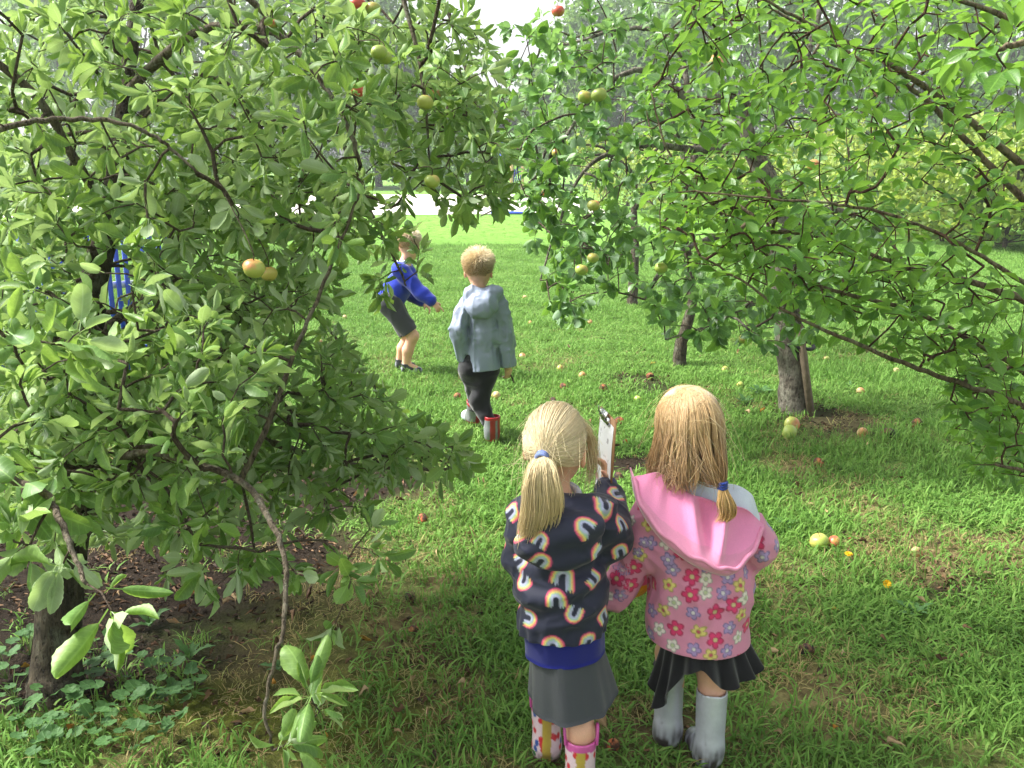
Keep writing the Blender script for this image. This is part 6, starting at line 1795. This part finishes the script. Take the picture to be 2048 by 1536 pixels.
def round_leaf(seed):
    r = np.random.default_rng(seed); n = 20; V = [(0, 0, 0)]
    for ring, rr in ((0, .5), (1, 1.0)):
        for k in range(n):
            a = -math.pi / 2 + .25 + k * (2 * math.pi - .5) / (n - 1)
            q = rr * (1 + (.09 * math.cos(a * 7) if ring else 0)); V.append((q * math.cos(a), q * math.sin(a) + .3, .12 * rr * rr + .05 * math.sin(5 * a) * rr))
    V = np.array(V); T = np.array([[0, 1 + k, 2 + k] for k in range(n - 1)]); Q = np.array([[1 + k, 1 + n + k, 2 + n + k, 2 + k] for k in range(n - 1)])
    return V, [Q, T]
RLM = []
for q in range(4):
    V, F_ = round_leaf(q); RLM.append(fastmesh('leaf', V, F_, M['leaf_low'], uv=V[:, :2] * .5 + .5))
rp = np.random.default_rng(25)
PLN = [(40, 1440), (95, 1400), (70, 1490), (150, 1440), (190, 1400), (205, 1470), (260, 1420), (30, 1385), (300, 1400), (120, 1505), (345, 1390), (330, 1450), (250, 1345), (180, 1350), (15, 1340), (390, 1375), (270, 1490), (200, 1300), (320, 1340), (60, 1290)]
for k, (px_, py_) in enumerate(PLN):
    g = gnd(px_, py_ + 20); root = empty('low_plant', g, 'low round-leaved weed growing in the dark soil by the left trunk', 'plant', 'low weeds round the foot of the left trunk')
    st = Soup()
    for q in range(rp.integers(6, 10)):
        a = rp.uniform(0, 6.28); rr = rp.uniform(.01, .075); h = rp.uniform(.03, .085); p = Vector((rr * math.cos(a), rr * math.sin(a), h)); s = rp.uniform(.012, .025)
        o = bpy.data.objects.new('leaf', RLM[rp.integers(4)]); o.parent = root
        o.matrix_local = Matrix.Translation(p) @ Matrix.Rotation(a + math.pi / 2 + rp.normal(0, .5) + math.pi, 4, 'Z') @ Matrix.Rotation(rp.normal(.25, .25), 4, 'X') @ Matrix.Scale(s, 4); C.objects.link(o)
        st.tube([[0, 0, -.005], [p.x * .5, p.y * .5, h * .7], list(p)], .0012, 4, cap=False)
    child('stems', st.mesh('stems', MS), root)
DWL = [leaf_template(7, 2, .3, .25, -.9, .12, .1, 80 + q, .05, .25) for q in range(3)]
DWM = [fastmesh('leaf', V, Qd, M['leaf_low'], uv=uv) for V, Qd, uv in DWL]
for (px_, py_, n_, s_, lab) in [(1570, 1045, 8, .07, 'leafy weed just right of the pink sleeve'), (1520, 780, 12, .12, 'broad-leaved weed left of the staked trunk'), (1830, 1225, 9, .08, 'pale serrated weed below the dandelion'), (1490, 800, 9, .10, 'spreading weed between the fair head and the staked trunk'), (380, 1310, 6, .09, 'narrow upright weed under the left tree'), (500, 1150, 7, .07, 'weed rosette in the soil under the low branch'), (1700, 770, 8, .07, 'pale weed leaf right of the stake'), (560, 1330, 7, .07, 'weed rosette in the moss below the left tree'), (300, 1240, 8, .08, 'weed in the deep shade right of the left trunk')]:
    g = gnd(px_, py_ + 10); root = empty('leafy_weed', g, lab, 'plant', 'leafy weeds in the turf')
    for q in range(n_):
        o = bpy.data.objects.new('leaf', DWM[q % 3]); o.parent = root; s = s_ * rp.uniform(.7, 1.15)
        o.matrix_local = Matrix.Rotation(q * 2.4 + rp.normal(0, .2), 4, 'Z') @ Matrix.Rotation(rp.uniform(.35, 1.0), 4, 'X') @ Matrix.Scale(s, 4); C.objects.link(o)

# ------------------------------------------------------------------ play things beyond the orchard
MB_ = m_plain('blue paint', rgb('#2448b0'), .5, .4, .1)
f0 = gnd(-60, 800); f1 = gnd(360, 745)
root = empty('picket_fence', f0, 'bright blue slatted fence glimpsed through the left tree', 'fence')
d = unit(f1 - f0); L = np.linalg.norm(f1 - f0); n_ = int(L / .062)
sp = Soup(); sp.box((0, 0, .54), (.034, .014, 1.08)); slat = sp.mesh('slat', MB_, smooth=False)
rz = math.atan2(d[1], d[0])
for k in range(n_ + 1):
    if k % 7 in (5,): continue
    p = d * k * .062; o = child('slat', slat, root, (p[0], p[1], .03)); o.rotation_euler = (0, 0, rz)
Rz = frame(math.degrees(rz))
for z, m in ((.22, MB_), (.72, m_plain('white rail', rgb('#d5d8de'), .5))):
    sp = Soup(); sp.box(d * L / 2 + [0, 0, z] + Rz @ A3(0, .022, 0), (L, .022, .05), Rz); child('rail', sp.mesh('rail', m, smooth=False), root)
p0 = gnd(1003, 428)
root = empty('blue_pole', p0, 'slim blue pole on a round base at the near edge of the pale path', 'pole')
sp = Soup(); sp.tube([[0, 0, 0], [0, 0, 1.2], [0, 0, 2.5]], .05, 12); child('shaft', sp.mesh('shaft', MB_), root)
sp = Soup(); u = np.linspace(0, 6.283, 40); sp.tube(np.stack([.3 + .62 * np.cos(u), .3 * np.sin(u), .05 + 0 * u], 1), .035, 8, cap=False); child('base_ring', sp.mesh('base_ring', MB_), root)
pA = aty(1023, 360, 52); pB = aty(1045, 360, 52)
root = empty('play_frame', (pA[0], 52, 0), 'two pale timber posts hung with blue ropes on the lawn beyond the path', 'play frame')
MWd = m_plain('pale timber', rgb('#c7a57c'), .8, .2, .2, 6)
for k, x in enumerate((0, pB[0] - pA[0])):
    sp = Soup(); sp.tube([[x, 0, -.1], [x, 0, 1.3], [x, 0, 2.55 - .2 * (1 - k)]], .10, 8); child('post', sp.mesh('post', MWd), root)
for k in range(4):
    x = .14 + k * .12; sp = Soup(); sp.tube(smooth_path([[x, 0, 2.0], [x + .05, .02, 1.3], [x - .02, 0, .5]], 5), .03, 6); child('rope', sp.mesh('rope', MB_), root)

# ------------------------------------------------------------------ leaf litter on the bare soil
LT = []
for q in range(4):
    Vs, Qs, n0 = [], [], 0; r = np.random.default_rng(300 + q)
    for k in range(9):
        V, Qd, uv = leaf_template(3, 2, .5, .6, r.uniform(-1.4, 1.4), .2, .3, int(r.integers(99)), 0)
        Rm = np.array(Matrix.Rotation(r.uniform(0, 6.28), 3, 'Z') @ Matrix.Rotation(r.normal(0, .5), 3, 'X'))
        Vs.append((V * r.uniform(.018, .045)) @ Rm.T + [r.normal(0, .05), r.normal(0, .05), .006]); Qs.append(Qd + n0); n0 += len(V)
    LT.append(bpy.data.objects.new('litter', fastmesh('litter', np.vstack(Vs), np.vstack(Qs), DM[0] if q % 2 else m_dead('litter leaf', rgb('#2f251c'), rgb('#56463a')))))
x, y = band(1.6, 8.5, 130, rg)
mk = ground_masks(x, y)
k = rg.uniform(0, 1, len(x)) < np.clip(.02 + .85 * mk['soil'] + .22 * mk['dry'] + .15 * mk['moss'], 0, 1)
x, y = x[k], y[k]
lt = scatter('leaf_litter', np.stack([x, y, gz(x, y)], 1), np.stack([0 * x, 0 * x, rg.uniform(0, 6.28, len(x))], 1), np.ones((len(x), 3)) * rg.uniform(.6, 1.2, (len(x), 1)), rg.integers(0, 4, len(x)), LT, 'brown leaf litter and bark scraps on the bare soil')
lt['category'] = 'leaf litter'
HAZE = 0.0018  # volume added to stand for the veil of lens glare
if HAZE:
    sp = Soup(); sp.box((0, 60, 11.5), (160, 150, 25.2))
    hz_ = link(bpy.data.objects.new('haze', sp.mesh('haze', None, smooth=False)))
    hm_ = bpy.data.materials.new('thin haze'); hm_.use_nodes = True; nt = hm_.node_tree; nt.nodes.clear()
    pv = nt.nodes.new('ShaderNodeVolumePrincipled'); pv.inputs['Density'].default_value = HAZE; pv.inputs['Color'].default_value = (.86, .9, .95, 1); pv.inputs['Anisotropy'].default_value = .3
    ou = nt.nodes.new('ShaderNodeOutputMaterial'); nt.links.new(pv.outputs[0], ou.inputs['Volume'])
    hz_.data.materials.append(hm_); tag(hz_, 'thin pale haze added to veil the distance like lens glare', 'haze', kind='stuff')
